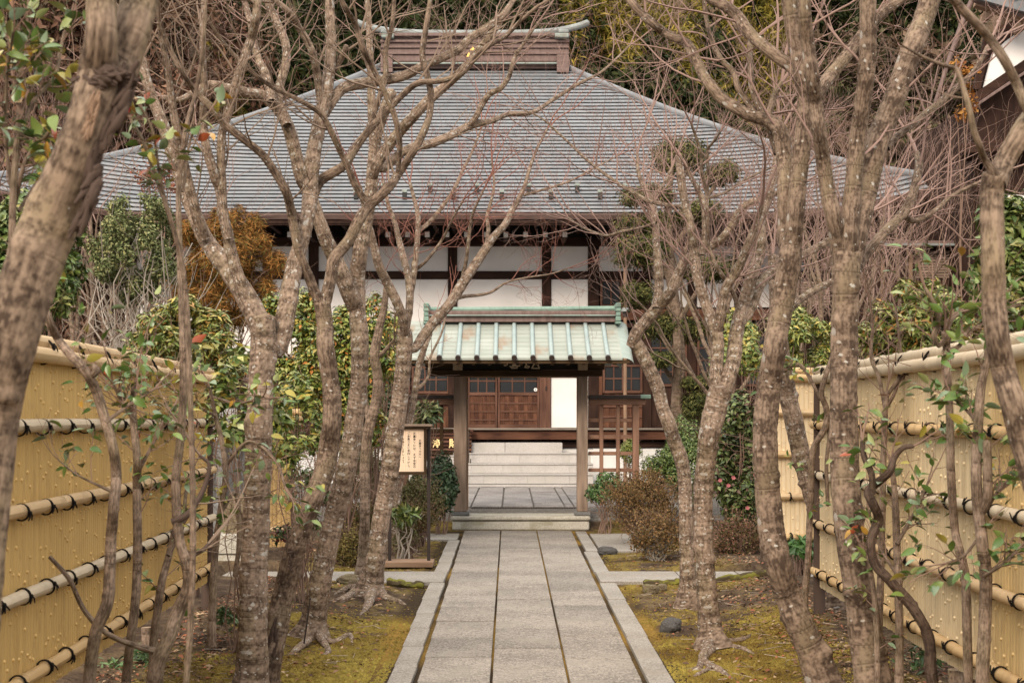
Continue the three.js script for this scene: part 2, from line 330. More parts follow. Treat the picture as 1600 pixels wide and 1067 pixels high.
// ---------------------------------------------------------------- the paved path
{
  const r = RNG(5);
  const path = structure('path');
  const J = [(Z) => -.771 - .0088 * (Z - 8.79), (Z) => -.605 - .0085 * (Z - 8.79), (Z) => -.13 - .0027 * (Z - 8.79), (Z) => .356, (Z) => .83 + .0036 * (Z - 8.79), (Z) => 1.005 + .004 * (Z - 8.79)];
  const zy = (y) => 3666 / (y - 650);
  const cuts = [
    [3.2, 4.1, 5.0, 5.9, 6.8, 7.7, 8.6, 9.4, zy(1010), zy(982), zy(959), zy(937), 14.02],
    [3.3, 4.5, 5.7, 6.9, 7.8, zy(1064), zy(1026), zy(996), zy(970), zy(948), 13.1, zy(909), zy(893), 16.2, zy(866), 17.9, 18.7, 19.6, 20.5],
    [3.3, 4.4, 5.6, 6.6, 7.5, 8.3, zy(1044), 10.1, zy(982), zy(958), zy(936), zy(917), zy(899), 15.6, 16.7, 17.7, 18.8, 20.5],
    [3.3, 4.3, 5.3, 6.4, 7.6, zy(1061), 9.7, zy(994), zy(968), zy(945), 13.4, zy(892), 16.3, 17.4, 18.3, 19.3, 20.5],
    [3.2, 4.1, 5.0, 5.9, 6.8, 7.7, 8.5, 9.5, 10.6, 11.7, zy(937), zy(911) - .03],
  ];
  const slab = (name, x0, x1, Z0, Z1, mat, th = .07, top = 0, r_ = .006) => {
    const y = top + r.s(.0025), g = box(x0, x1, -th, 0, -Z1, -Z0, { r: r_, grain: 'z', sc: .9 });
    g.translate(-(x0 + x1) / 2, 0, (Z0 + Z1) / 2); g.rotateZ(r.s(.0015)); g.rotateX(r.s(.0012)); g.translate((x0 + x1) / 2, y, -(Z0 + Z1) / 2);
    return part(name, g, mat, path);
  };
  for (let k = 0; k < 5; k++) for (let i = 0; i < cuts[k].length - 1; i++) {
    const a = cuts[k][i] + .008, b = cuts[k][i + 1] - .008, m = (a + b) / 2, kerb = k === 0 || k === 4;
    const gl = k === 0 ? 0 : k === 1 || k === 4 ? .018 : .008, gr = k === 4 ? 0 : k === 3 || k === 0 ? .018 : .008;
    slab(kerb ? 'kerb_stone' : 'paving_slab', J[k](m) + gl, J[k + 1](m) - gr, a, b, kerb ? mKerb : mSlab[r.i(3)], .07, kerb ? .006 : 0);
  }
  for (const [a, b] of [[15.04, 16.1], [16.1, 17.2], [17.2, 18.85]]) slab('kerb_stone', J[0](a), J[1](a) - .018, a + .005, b - .005, mKerb, .07, .006);
  for (const [a, b] of [[15.04, 16.0], [16.0, 17.25]]) slab('kerb_stone', J[4](a) + .018, J[5](a), a + .005, b - .005, mKerb, .07, .006);
  // cross path in front of the sign
  for (const [a, b] of [[-3.4, -2.35], [-2.35, -1.62], [-1.62, -.675]]) slab('crossing_stone', a + .006, b - .006, 14.06, 15.0, mKerb, .07, .012);
  for (const [a, b] of [[.872, 1.72], [1.72, 2.35], [2.35, 3.2]]) slab('crossing_stone', a + .006, b - .006, 14.1, 15.0, mKerb, .07, .012);
  // stones along the front of the gate
  for (const [a, b, z0, z1] of [[-2.2, -1.45, 18.95, 19.9], [-1.45, -.73, 18.95, 19.9], [.90, 1.06, 17.32, 20.3], [1.08, 1.75, 17.32, 19.9], [1.76, 2.5, 17.32, 19.9]]) slab('crossing_stone', a + .006, b - .006, z0, z1, mKerb, .07, .008);
  // courtyard behind the gate
  const court = structure('courtyard_paving');
  const cx = [-2.6, -2.1, -1.35, -.632, -.15, .337, .816, .96, 1.7, 2.6];
  for (let i = 0; i < cx.length - 1; i++) { let z = 21.86; while (z < 28.0) { const z1 = Math.min(28.02, z + (.9 + r() * .5)); const g = box(cx[i] + .013, cx[i + 1] - .013, .17, .26 + r.s(.003), -z1 + .005, -z - .005, { r: .006, grain: 'x', sc: .8 }); part('paving_slab', g, mCourt, court); z = z1; } }
}
// ---------------------------------------------------------------- wooded hill behind the hall
const hillY = (x, Z) => { const s = 47 - 9 * step(-8, -22, x) - 4 * step(12, 26, x); const t = Z - s; return t < 0 ? .2 : .2 + t * .82 + 1.2 * fbm(x * .12, 4, Z * .12, 3); };
{
  const g = new THREE.PlaneGeometry(170, 80, 100, 60), p = g.attributes.position;
  for (let i = 0; i < p.count; i++) { const x = p.getX(i), Z = 36 + (p.getY(i) + 40); p.setXYZ(i, x, hillY(x, Z) - .05, -Z); }
  g.computeVertexNormals(); const uv = g.attributes.uv; for (let i = 0; i < uv.count; i++) uv.setXY(i, p.getX(i) * .25, p.getZ(i) * .25);
  const m = M({ map: tex(512, 512, (u, v) => mix3([.03, .024, .014], [.11, .07, .045], tf(u, v, 24, 24, 111, 5))), roughness: 1 });
  const o = part('hill', g, m, scene); o.name = numbered('hill'); o.userData.kind = 'structure';
}
// ---------------------------------------------------------------- the main hall
{
  const hall = thing('temple_hall', 'large temple hall with a sweeping grey hipped roof and white plaster walls behind the gate', 'temple hall', [-1.0, .24, -30]);
  const O = V(-1.0, .24, -30);
  const add = (name, g, mat, parent = hall, label, kind) => { g.translate(-O.x, -O.y, -O.z); return part(name, g, mat, parent, label, kind); };
  // profile of the roof: s = 0 at the ridge, 1 at the eave
  const zR = 36, zE = 27.8, yR = 10.5, yE = 5.62, xc = -1.0, rh = 2.23, eh = 9.6;
  const prof = (s) => yR - (yR - yE) * (s + .125 * s * (1 - s));
  const up = (t) => .62 * Math.pow(Math.max(0, (t - .55) / .45), 2.2);   // corners turn up
  const rp = (s, a) => { // point on the front slope: a from -1 (left hip) to 1 (right hip)
    const hw = rh + (eh - rh) * s, x = xc + hw * a; return V(x, prof(s) + up(Math.abs(a)) * s * s * s, -(zR - (zR - zE) * s));
  };
  const NC = 42, NX = 44;
  const roof = add('roof', (() => { // the sheathing below the courses, all four slopes
    const b = new Buf(); const strip = (P) => { const o = b.n; for (let i = 0; i <= 24; i++) for (let k = 0; k <= NX; k++) { const q = P(i / 24, k / NX * 2 - 1); b.v(q.x, q.y - .06, q.z, q.x * .3, i * .3); } for (let i = 0; i < 24; i++) for (let k = 0; k < NX; k++) { const a = o + i * (NX + 1) + k, c = a + NX + 1; b.i.push(a, c, a + 1, a + 1, c, c + 1); } };
    strip(rp); strip((s, a) => { const q = rp(s, a); return V(q.x, q.y, -2 * zR - q.z); });
    for (const sg of [-1, 1]) strip((s, a) => V(xc + sg * (rh + (eh - rh) * s), prof(s) + up(Math.abs(a)) * s * s * s, -zR + a * (zR - zE) * s));
    return b.build();
  })(), mRoof);
  roof.material = mRoof;
  const course = (s0, s1, P, a0 = -1, a1 = 1, n = NX) => { // a copper course: face, lip and its dark underside
    const b = new Buf(), ds = .010, sE = s1 + ds * .7;
    const rows = [[s0, .0], [sE, .052], [sE, .037], [s1 - .014, -.02]];
    rows.forEach(([s, h], j) => { for (let k = 0; k <= n; k++) { const a = lerp(a0, a1, k / n), q = P(Math.min(s, 1.02), a); b.v(q.x, q.y + h, q.z, q.x * .33, (s * 9.5 + j * .01) * .33); } });
    for (let j = 0; j < 3; j++) for (let k = 0; k < n; k++) { const o = j * (n + 1) + k, c = o + n + 1; b.i.push(o, c, o + 1, o + 1, c, c + 1); }
    let g = b.build(); g = g.toNonIndexed(); g.computeVertexNormals(); return g;
  };
  for (let i = 0; i < NC; i++) add('roof_course', course(i / NC, (i + 1) / NC, rp), mRoof, roof);
  for (const sg of [-1, 1]) add('side_courses', merge(Array.from({ length: NC }, (_, i) => course(i / NC, (i + 1) / NC, (s, a) => V(xc + sg * (rh + (eh - rh) * s), prof(s) + up(Math.abs(a)) * s * s * s, -zR + sg * a * (zR - zE) * s), -1, 1, 16))), mRoof, roof, undefined, 'stuff');
  // hip rolls
  for (const sg of [-1, 1]) { const b = new Buf(), R = []; for (let i = 0; i <= 24; i++) { const q = rp(i / 24, sg); q.y += .05; R.push({ p: q, r: .085 }); } b.tube(R, 8); add('hip_roll', b.build(), mRoof, roof); }
  // snow guards
  { const xs = [672, 708, 745, 784, 826, 861, 902, 938, 977, 632, 595, 556, 1016, 1052, 1090];
    xs.forEach((px, i) => { const lowRow = i % 2 === 1, Z = lowRow ? 28.4 : 28.75, s = (zR - Z) / (zR - zE), X = wx(px, Z), y = prof(s) + .04;
      const g = add('snow_guard', box(X - .045, X + .045, y, y + .13, -Z - .05, -Z + .05, { r: .01 }), mBlack, roof); add('guard_cap', box(X - .05, X + .05, y + .131, y + .19, -Z - .06, -Z + .06, { r: .01 }), mVerdPale, g); }); }
  // ridge
  const Zr = 36; const rx0 = xc - 2.28, rx1 = xc + 2.42;
  const ridge = add('ridge', box(rx0, rx1, 10.36, 11.25, -Zr - .38, -Zr + .38, { grain: 'x' }), mRidge);
  for (const [y0, y1, e] of [[10.42, 10.5, .1], [10.52, 10.58, .06], [10.7, 10.76, .05], [10.86, 10.91, .05], [11.0, 11.06, .07], [11.14, 11.22, .12]]) add('ridge_band', box(rx0 - e * .3, rx1 + e * .3, y0, y1, -Zr - .38 - e, -Zr + .38 + e, { grain: 'x', r: .012 }), mRidge, ridge);
  add('ridge_base_strip', box(rx0 - .02, rx1 - .02, 10.44, 10.475, -Zr + .485, -Zr + .53), mVerdPale, ridge);
  { const b = new Buf(), R = []; for (let i = 0; i <= 40; i++) { const t = i / 40 * 2 - 1; const x = xc + (t) * 2.93; R.push({ p: V(x, 11.34 + .27 * Math.pow(Math.abs(t), 4.5), -Zr), r: .085 }); } b.tube(R, 12); add('ridge_cap', b.build(), mRidgeCap, ridge); }
  for (const sg of [-1, 1]) {
    const X = sg < 0 ? rx0 : rx1, a = sg < 0 ? -1 : 1;
    add('ridge_end', box(X - .3 * (sg > 0), X + .3 * (sg < 0), 10.22, 10.66, -Zr - .46, -Zr + .56, { r: .01 }), mRidge, ridge);
    add('ridge_end_tile', box(X - .33 * (sg > 0) - .02 * a, X + .33 * (sg < 0), 11.08, 11.2, -Zr - .3, -Zr + .58, { r: .03 }), mVerdPale, ridge);
    add('ridge_end_tile', box(X - .26 * (sg > 0), X + .26 * (sg < 0), 11.21, 11.3, -Zr - .2, -Zr + .54, { r: .03 }), mRidgeCap, ridge);
  }
  { // gilded triangles of the crest
    const tri = (px, py, s) => { const sh = new THREE.Shape(); sh.moveTo(-s, -s * .75); sh.lineTo(s, -s * .75); sh.lineTo(0, s); sh.closePath(); const g = new THREE.ExtrudeGeometry(sh, { depth: .03, bevelEnabled: false }); const q = W(px, py, Zr - .52); g.translate(q.x, q.y, q.z - .02); return g; };
    add('gilt_crest', merge([tri(738.5, 75.5, .065), tri(732.5, 85.5, .065), tri(744.5, 85.5, .065)]), mGold, ridge);
  }
  // eave: fascia, soffit, rafters
  const eaveStrip = (h0, h1, in0, in1) => { const b = new Buf(); const n = 60; for (const [h, d] of [[h0, in0], [h1, in1]]) for (let k = 0; k <= n; k++) { const a = k / n * 2 - 1, q = rp(1, a * (1 - .008)); b.v(q.x, q.y + h, q.z - d, q.x, h); } for (let k = 0; k < n; k++) b.i.push(k, k + n + 1, k + 1, k + 1, k + n + 1, k + n + 2); return b.build(); };
  add('eave_fascia', merge([eaveStrip(.0, -.035, -.02, -.03), eaveStrip(-.035, -.12, -.03, .03)]), mRidge, hall);
  add('eave_board', eaveStrip(-.12, -.23, .06, .06), mWoodDark, hall);
  add('soffit', (() => { const b = new Buf(); const n = 40; for (let j = 0; j <= 1; j++) for (let k = 0; k <= n; k++) { const a = k / n * 2 - 1, q = rp(1, a * .99); b.v(q.x, q.y - .2 + j * .5, q.z - .04 - j * 3.2, q.x, j * 3); } for (let k = 0; k < n; k++) b.i.push(k, k + n + 1, k + 1, k + 1, k + n + 1, k + n + 2); return b.build(); })(), mWoodBeam, hall);
  for (const sg of [-1, 1]) add('side_soffit', (() => { const b = new Buf(); for (let j = 0; j <= 1; j++) for (let k = 0; k <= 20; k++) { const a = k / 20 * 2 - 1; b.v(xc + sg * (eh - .05 - j * 2.2), yE - .2 + up(Math.abs(a)) * (1 - j) + j * .5, -zR + a * (zR - zE - .05), k, j * 3); } for (let k = 0; k < 20; k++) b.i.push(k, k + 21, k + 1, k + 1, k + 21, k + 22); return b.build(); })(), mWoodBeam, hall);
  for (let k = 0; k < 46; k++) { const X = xc - 8.2 + k * .3857 * .945; const Zf = 28.3; add('rafter', box(X - .04, X + .04, 5.44, 5.52, -29.6, -Zf, { grain: 'z' }), mWoodDark, hall); }
  // beam ends with white painted tips
  for (let k = 0; k < 15; k++) { const px = 452 + k * 30.77 * 1.0 + (k > 6 ? 0 : 0); const Z = 28.7; const e = add('beam_end', pbox(px - 4.2, 361, px + 4.2, 371, Z, .9, { r: .012 }), mWoodDark); add('white_tip', pbox(px - 3.6, 362.3, px + 3.6, 370.4, Z - .004, .004), mWhite, e); }
  for (const px of [577, 638, 699, 760, 821, 882, 943, 1004]) add('gutter_bracket', pbox(px - .9, 336, px + .9, 361, 28.2, .02), mIron);
  // walls: white plaster panels between dark posts (front wall at 30 m)
  const Zw = 30, wall = (x0, y0, x1, y1, Z = Zw, th = .08) => add('plaster_panel', pbox(x0, y0, x1, y1, Z, th), mPlaster);
  const post = (x0, x1, y0 = 350, y1 = 690, Z = Zw - .06) => add('post', pbox(x0, y0, x1, y1, Z, .2, { r: .008 }), mWoodDark);
  const rail = (x0, x1, y0, y1, Z = Zw - .05, th = .16, mat = mWoodDark) => add('rail', pbox(x0, y0, x1, y1, Z, th, { r: .006 }), mat);
  const P = [[196, 212], [263, 278], [336, 350], [410, 424], [482, 497], [553, 568], [700, 714], [847, 861], [919, 936], [1005, 1018], [1075, 1089], [1148, 1162], [1222, 1236], [1266, 1282]];
  for (const [a, b] of P) post(a, b);
  add('wall_plate', pbox(190, 371, 1290, 383.5, Zw - .2, .5), mWoodDark);
  rail(190, 1290, 423.5, 436);
  for (let i = 0; i < P.length - 1; i++) {
    const a = P[i][1] + .4, b = P[i + 1][0] - .4;
    if (i !== 8) wall(a, 383, b, 424); else wall(a, 383, b, 424);
    if (i < 8) wall(a, 436, b, 560); else if (i > 8) wall(a, 436, b, 480);
  }
  const win = (x0, y0, x1, y1, nx, ny, Z = Zw) => { // a lattice window: frame, muntins, panes
    const w = add('window', merge([pbox(x0, y0, x0 + 3.4, y1, Z - .03, .08), pbox(x1 - 3.4, y0, x1, y1, Z - .03, .08), pbox(x0 + 3.4, y0, x1 - 3.4, y0 + 3, Z - .03, .08), pbox(x0 + 3.4, y1 - 4, x1 - 3.4, y1, Z - .03, .08)]), mWoodBar);
    const ix0 = x0 + 3.4, ix1 = x1 - 3.4, iy0 = y0 + 3, iy1 = y1 - 4;
    for (let i = 1; i < nx; i++) { const x = lerp(ix0, ix1, i / nx); add('muntin', pbox(x - 1, iy0, x + 1, iy1, Z - .02, .035), mWoodBar, w); }
    for (let j = 1; j < ny; j++) { const y = lerp(iy0, iy1, j / ny); add('muntin', pbox(ix0, y - 1, ix1, y + 1, Z - .018, .03), mWoodBar, w); }
    for (let i = 0; i < nx; i++) for (let j = 0; j < ny; j++) add('pane', pbox(lerp(ix0, ix1, i / nx) + .6, lerp(iy0, iy1, j / ny) + .6, lerp(ix0, ix1, (i + 1) / nx) - .6, lerp(iy0, iy1, (j + 1) / ny) - .6, Z, .006), mGlassDark, w);
    return w;
  };
  win(938, 437, 972, 480, 2, 1); win(972.5, 437, 1004, 480, 2, 1);
  rail(936, 1290, 483, 500, Zw - .3, .3, mWoodRed); rail(936, 1290, 505, 512, Zw - .25, .2);
  add('dark_wall', pbox(862, 515, 1290, 668, Zw + .02, .06), mWoodDark);
  // lower storey between the posts
  win(643, 572, 702, 615, 3, 2); win(585, 500, 640, 615, 3, 5); win(942, 570, 1004, 614, 4, 2, Zw - .02); win(1010, 522, 1074, 604, 3, 4, Zw - .02); win(1090, 522, 1147, 604, 3, 4, Zw - .02); win(1163, 522, 1221, 604, 3, 4, Zw - .02);
  const boards = (x0, y0, x1, y1, n, mat = mWoodRed, parent = hall, Z = Zw - .02) => { for (let i = 0; i < n; i++) add('board', pbox(lerp(x0, x1, i / n) + .15, y0, lerp(x0, x1, (i + 1) / n) - .15, y1, Z + (i % 2) * .006, .03, { grain: 'y', sc: 1.4 }), mat, parent); };
  boards(585, 616, 702, 668, 12); rail(585, 708, 628, 633, Zw - .05, .06, mWoodBeam);
  boards(1006, 606, 1285, 668, 26, mWoodDark);
  boards(943, 616, 1004, 668, 7);
  for (const y of [634, 650]) rail(942, 1004, y, y + 2.6, Zw - .045, .04, mWoodBar);
  // sliding doors
  const door = (x0, x1, gx, Z, k) => {
    const d = add('door', merge([pbox(x0, 588, x0 + 3.2, 669, Z, .05), pbox(x1 - 3.2, 588, x1, 669, Z, .05), pbox(x0 + 3.2, 613, x1 - 3.2, 617.5, Z, .05), pbox(x0 + 3.2, 663, x1 - 3.2, 669, Z, .05), pbox(x0 + 3.2, 586, x1 - 3.2, 590, Z, .05)]), mWoodBar);
    for (let i = 1; i < gx; i++) { const x = lerp(x0 + 3.2, x1 - 3.2, i / gx); add('muntin', pbox(x - 1, 590, x + 1, 613, Z + .005, .03), mWoodBar, d); }
    add('muntin', pbox(x0 + 3.2, 594.2, x1 - 3.2, 596.4, Z + .006, .025), mWoodBar, d);
    for (let i = 0; i < gx; i++) { const a = lerp(x0 + 3.2, x1 - 3.2, i / gx) + .9, b = lerp(x0 + 3.2, x1 - 3.2, (i + 1) / gx) - .9; add('pane', pbox(a, 596.4, b, 613, Z + .02, .006), mGlassDark, d); add('pane', pbox(a, 590, b, 594, Z + .02, .006), mGlassDark, d); }
    const n = Math.round((x1 - x0) / 8); for (let i = 0; i < n; i++) add('board', pbox(lerp(x0 + 3.2, x1 - 3.2, i / n) + .12, 617.5, lerp(x0 + 3.2, x1 - 3.2, (i + 1) / n) - .12, 663, Z + .025 + (i % 2) * .004, .02, { grain: 'y', sc: 1.3 }), mWoodRed, d);
    for (const y of [630, 643, 656]) add('door_rail', pbox(x0 + 3.2, y - 1.2, x1 - 3.2, y + 1.2, Z + .008, .02), mWoodBar, d);
    return d;
  };
  rail(729, 905, 580, 587, Zw - .1, .15);
  door(730.5, 777, 3, Zw - .03); const d2 = door(778, 842.5, 3, Zw - .08);
  { const q = W(837, 609, Zw - .07); const g = new THREE.TorusGeometry(.026, .013, 8, 20); g.translate(q.x, q.y, q.z); add('ring_sticker', g, mWhite, d2); const g2 = new THREE.CylinderGeometry(.016, .016, .006, 14); g2.rotateX(Math.PI / 2); g2.translate(q.x, q.y, q.z); add('sticker_centre', g2, M({ color: C(.05, .08, .14) }), d2); }
  const jamb = add('door_jamb', pbox(843, 588, 860.5, 669, Zw - .09, .14, { r: .008 }), mWoodBar);
  { const q = W(853.5, 607, Zw - .08); add('door_handle', (() => { const g = new THREE.CapsuleGeometry(.022, .07, 4, 10); g.translate(q.x, q.y, q.z); return g; })(), mIron, jamb); }
  add('plaster_panel', pbox(861, 588, 919.5, 668, Zw - .02, .06), mPlaster);
  add('plank', pbox(920, 586, 941.5, 669, Zw - .05, .1, { r: .006 }), mWoodRed);
  // sill, base beams and white base
  add('sill', pbox(560, 668.8, 1290, 672, Zw - .35, .4, { r: .01 }), M({ ...woodTex(58, [.30, .26, .22], [.15, .12, .1]), roughness: .7 }));
  add('base_beam', pbox(560, 673, 1290, 687, Zw - .28, .3, { r: .012 }), mWoodRed);
  add('base_beam', pbox(560, 689.5, 1290, 699, Zw - .12, .25, { r: .01 }), mWoodDark);
  add('base_wall', pbox(200, 700, 1290, 766, Zw - .05, .2), mBaseWhite);
  add('left_base_beam', pbox(200, 672, 559, 699, Zw - .12, .3), mWoodDark); add('left_dark_wall', pbox(200, 560, 584, 672, Zw + .02, .06), mWoodDark);
  for (const [a, b] of [[927, 941], [942, 965], [966, 1004], [1005, 1050]]) add('base_slab', pbox(a, 701, b - .6, 735, Zw - .08, .03, { r: .005 }), mBaseWhite);
  for (const sg of [-1, 1]) add('side_wall', box(sg < 0 ? -8.2 : 6.42, sg < 0 ? -8.1 : 6.52, .24, 5.6, -42, -30.1), mPlaster);
  add('back_wall', box(-8.1, 6.42, .24, 5.6, -42.1, -42), mPlaster);
  // stone steps: each block a stone of its own
  const st = add('steps', pbox(686, 757, 927, 762, 28.0, 1.6, {}), mStep);
  const runs = [[741, 754.6, 28.08, [686, 733, 756, 775, 824, 852, 890, 927]], [724.3, 738.3, 28.4, [686, 737, 785, 814, 852, 890, 927]], [708, 722, 28.75, [690, 734, 776, 812, 853, 890, 923]]];
  for (const [y0, y1, Z, xs] of runs) {
    for (let i = 0; i < xs.length - 1; i++) add('step_stone', pbox(xs[i] + .05, y0 + 1.9, xs[i + 1] - .05, y1 + 1.2, Z, .42, { r: .004 }), mStep, st);
    add('step_nosing', pbox(xs[0] - .5, y0, xs[xs.length - 1] + .5, y0 + 1.8, Z - .025, .5, { r: .01, grain: 'x' }), mStep, st);
  }
  add('step_stone', pbox(735, 692, 789, 708, 29.1, .6, { r: .012 }), mStep, st); add('step_stone', pbox(789.3, 692, 879, 708, 29.1, .6, { r: .012 }), mStep, st);
  add('handrail', merge([pbox(731.8, 672, 733.2, 723, 28.5, .02), pbox(731.8, 672, 733.2, 674, 28.5, .7), pbox(734.4, 717, 736, 723.5, 28.4, .02)]), mIron, st);
}
// offertory box beside the steps
{
  const r0 = W(702, 712, 28.9), O = r0;
  const b = thing('offertory_box', 'dark slatted wooden offertory box with two gold characters, left of the stone steps', 'offertory box', r0.toArray());
  const add = (n, g, m, p = b) => { g.translate(-O.x, -O.y, -O.z); return part(n, g, m, p); };
  add('body', pbox(668, 678, 736, 722, 29.0, .6), mWoodDark);
  for (let k = 0; k < 7; k++) add('slat', pbox(667, 676 + k * 6.2, 737, 679.6 + k * 6.2, 28.96, .05, { r: .008 }), k % 2 ? mWoodRed : mWoodBar);
  add('top_rail', pbox(665, 671.5, 739, 675, 28.9, .7, { r: .01 }), mWoodBar);
  const GL = { jo: '1,1 2.4,2.4|0,4 1.6,5|0,9.6 2.4,6|6,0 3.6,2.6|5.4,1 8.4,1 7,2.8|4,3.2 9.2,3.2 9.2,7 4,7|3,5.1 10,5.1|6.6,3.2 6.6,9.6 5,9', zai: '1,0 4,0 4,7 1,7 1,0|1,2.3 4,2.3|1,4.6 4,4.6|1.6,7.4 0,10|3.5,7.4 5,9.6|5.2,3 10,3|8.2,0 8.2,9.8 6.8,9|8.2,3.4 5.4,7.4' };
  const glyph = (s, px, py, w, h, Z, wd) => merge(s.split('|').flatMap((l) => { const P = l.split(' ').map((q) => q.split(',').map(Number)).map(([x, y]) => W(px + x / 10 * w, py + y / 10 * h, Z)); const out = []; for (let i = 0; i < P.length - 1; i++) { const a = P[i], c = P[i + 1], L = a.distanceTo(c) + wd * .8, g = new THREE.BoxGeometry(L, wd, .012); g.rotateZ(Math.atan2(c.y - a.y, c.x - a.x)); g.translate((a.x + c.x) / 2, (a.y + c.y) / 2, (a.z + c.z) / 2 + (out.length + i % 3) * .0009); out.push(g); } return out; }));
  add('gold_character', glyph(GL.jo, 676.5, 686.5, 11, 12.5, 28.94, .022), mGoldPaint);
  add('gold_character', glyph(GL.zai, 702, 686.5, 11, 12.5, 28.94, .022), mGoldPaint);
}
// rain pipe of the hall seen past the gate roof
{
  const q = W(977, 487, 28.3), t = thing('downpipe', 'brown rain pipe with a small metal collar, right of the gate roof before the hall', 'rain pipe', [q.x, .24, q.z]);
  const b = new Buf(); b.tube([{ p: V(0, 0, 0), r: .036 }, { p: V(0, 2.4, 0), r: .036 }, { p: V(0, 5.3, 0), r: .036 }], 10); part('pipe', b.build(), mWoodTan, t);
  const c1 = new THREE.CylinderGeometry(.06, .1, .08, 12); c1.translate(0, q.y - .2, 0); part('collar', c1, mRidgeCap, t);
  const c2 = new THREE.CylinderGeometry(.055, .045, .1, 12); c2.translate(0, q.y - .3, 0); part('sleeve', c2, mIron, t);
}
// ---------------------------------------------------------------- the small roofed gate
{
  const Zg = 20.65, O = W(814, 828, Zg); 
  const gate = thing('temple_gate', 'small wooden gate with a pale green copper roof at the end of the path', 'gate', O.toArray());
  const add = (n, g, m, p = gate, l, k) => { g.translate(-O.x, -O.y, -O.z); return part(n, g, m, p, l, k); };
  const pb = (a, b, c, d, Z, th, o) => pbox(a, b, c, d, Z, th, { r: .008, ...o });
  // stone threshold
  add('stone_step', pb(706, 813.6, 921.5, 829.5, Zg, 1.15, { r: .035, sc: 1 }), mGateStone);
  add('stone_step', pb(704.5, 806.2, 923, 813.4, Zg - .03, 1.18, { r: .025 }), mGateStone);
  add('drain_grate', merge(Array.from({ length: 44 }, (_, i) => { const px = 737 + i * 3.72; return pb(px, 793.5, px + 1.5, 797.2, 21.7, .12, { r: 0 }); }).concat([pb(735, 792.6, 902, 793.8, 21.68, .02), pb(735, 797, 902, 798, 21.66, .02)])), mIron);
  for (const [a, b] of [[708.5, 729.5], [901.5, 919]]) {
    const x0 = wx(a, Zg), x1 = wx(b, Zg);
    add('base_plate', box(x0 - .035, x1 + .035, .205, .258, -Zg - .24, -Zg + .02, { r: .012 }), mGrave);
    add('post', box(x0 + .003, x1 - .003, .26, 2.232, -Zg - .2, -Zg, { r: .012, sc: 1 }), mWoodPost);
    const c = (a + b) / 2 - (a < 800 ? 4 : -.5);
    add('beam_block', pb(c - 7.5, 563.5, c + 7.5, 578.3, Zg - .14, .5), mWoodEnd);
    add('beam_block', pb(c - 6, 556, c + 6, 563, Zg - .10, .4), mWoodEnd);
  }
  add('post_plank', pb(729.6, 588, 731.6, 797, Zg + .1, .06), mWoodTan);
  add('lintel', pb(667, 578, 942, 587.5, Zg - .05, .26, { r: .012 }), mWoodBeam);
  add('lintel_edge', pb(722, 587.7, 903, 589.6, Zg - .02, .2), mWoodTan);
  add('name_board', pb(722, 562, 903, 577.6, Zg + .02, .05), mBlack);
  for (const [x0, x1] of [[664, 707], [917, 945]]) add('tie_beam', pb(x0, 566, x1, 577.6, Zg + .04, .14), mWoodBeam);
  { // carved tan script on the board
    const strokes = ['787,566 788.5,571 792,570 794,566', '797,572 800,575.4 808,575 808,573', '799,566 806,566.4 801,570.5 806,570 802,573 800,572.4', '803,572 812,571.6', '823,566 822,571 820,573.6 825,575 827,572.6 824,571.6', '829.5,566.4 836,566.4 831,575.4 843,575.4', '840,568.5 842.6,575'];
    const g = strokes.flatMap((l) => { const P = l.split(' ').map((q) => q.split(',').map(Number)).map(([x, y]) => W(x, y, Zg + .012)); return P.slice(1).map((b, i) => { const a = P[i], L = a.distanceTo(b) + .012, q = new THREE.BoxGeometry(L, .019, .014); q.rotateZ(Math.atan2(b.y - a.y, b.x - a.x)); q.translate((a.x + b.x) / 2, (a.y + b.y) / 2, a.z + i * .0008); return q; }); });
    add('carved_script', merge(g), M({ color: C(.66, .54, .40), roughness: .7 }), gate);
  }
  // roof: curved copper pans between rolls
  const xc = wx(817, 20.6), zr = 20.62, ze = 19.45, yr = 3.03, ye = 2.445;
  const pr = (s) => V(0, yr - (yr - ye) * (s + .10 * s * (1 - s)), -(zr - (zr - ze) * s));
  const roof = new THREE.Group(); roof.name = 'roof'; gate.add(roof);
  const pitch = .2565, xl = xc - 1.445 - .0, nB = 11;
  const bx_ = (i) => xl + (i + .12) * pitch + .005;
  const pan = (x0, x1, back, seed) => { const b = new Buf(), n = 9; for (const [lift, rev] of [[0, 0], [-.03, 1]]) { const o = b.n; for (let i = 0; i <= n; i++) for (let k = 0; k <= 2; k++) { const q = pr(i / n), x = lerp(x0, x1, k / 2); b.v(x, q.y + lift, back ? -2 * zr - q.z : q.z, (x - xl) * .55 + seed, i * .145 * .8 + seed); } for (let i = 0; i < n; i++) for (let k = 0; k < 2; k++) { const a = o + i * 3 + k, c = a + 3; rev !== (back ? 1 : 0) ? b.i.push(a, a + 1, c, a + 1, c + 1, c) : b.i.push(a, c, a + 1, a + 1, c, c + 1); } } 
    for (const k of [0, 2]) { /* close the sides */ const o = k; for (let i = 0; i < n; i++) b.i.push(o + i * 3, o + i * 3 + 3, 30 + o + i * 3, 30 + o + i * 3, o + i * 3 + 3, 30 + o + i * 3 + 3); }
    const f = n * 3; b.i.push(f, f + 2, 30 + f, f + 2, 32 + f, 30 + f);
    let g = b.build(); g = g.toNonIndexed(); g.computeVertexNormals(); return g; };
  const seam = (x0, x1) => merge(Array.from({ length: 8 }, (_, i) => { const q = pr((i + 1) / 9 + .01); const g = box(x0, x1, q.y, q.y + .0025, q.z - .012, q.z + .004); return g; }));
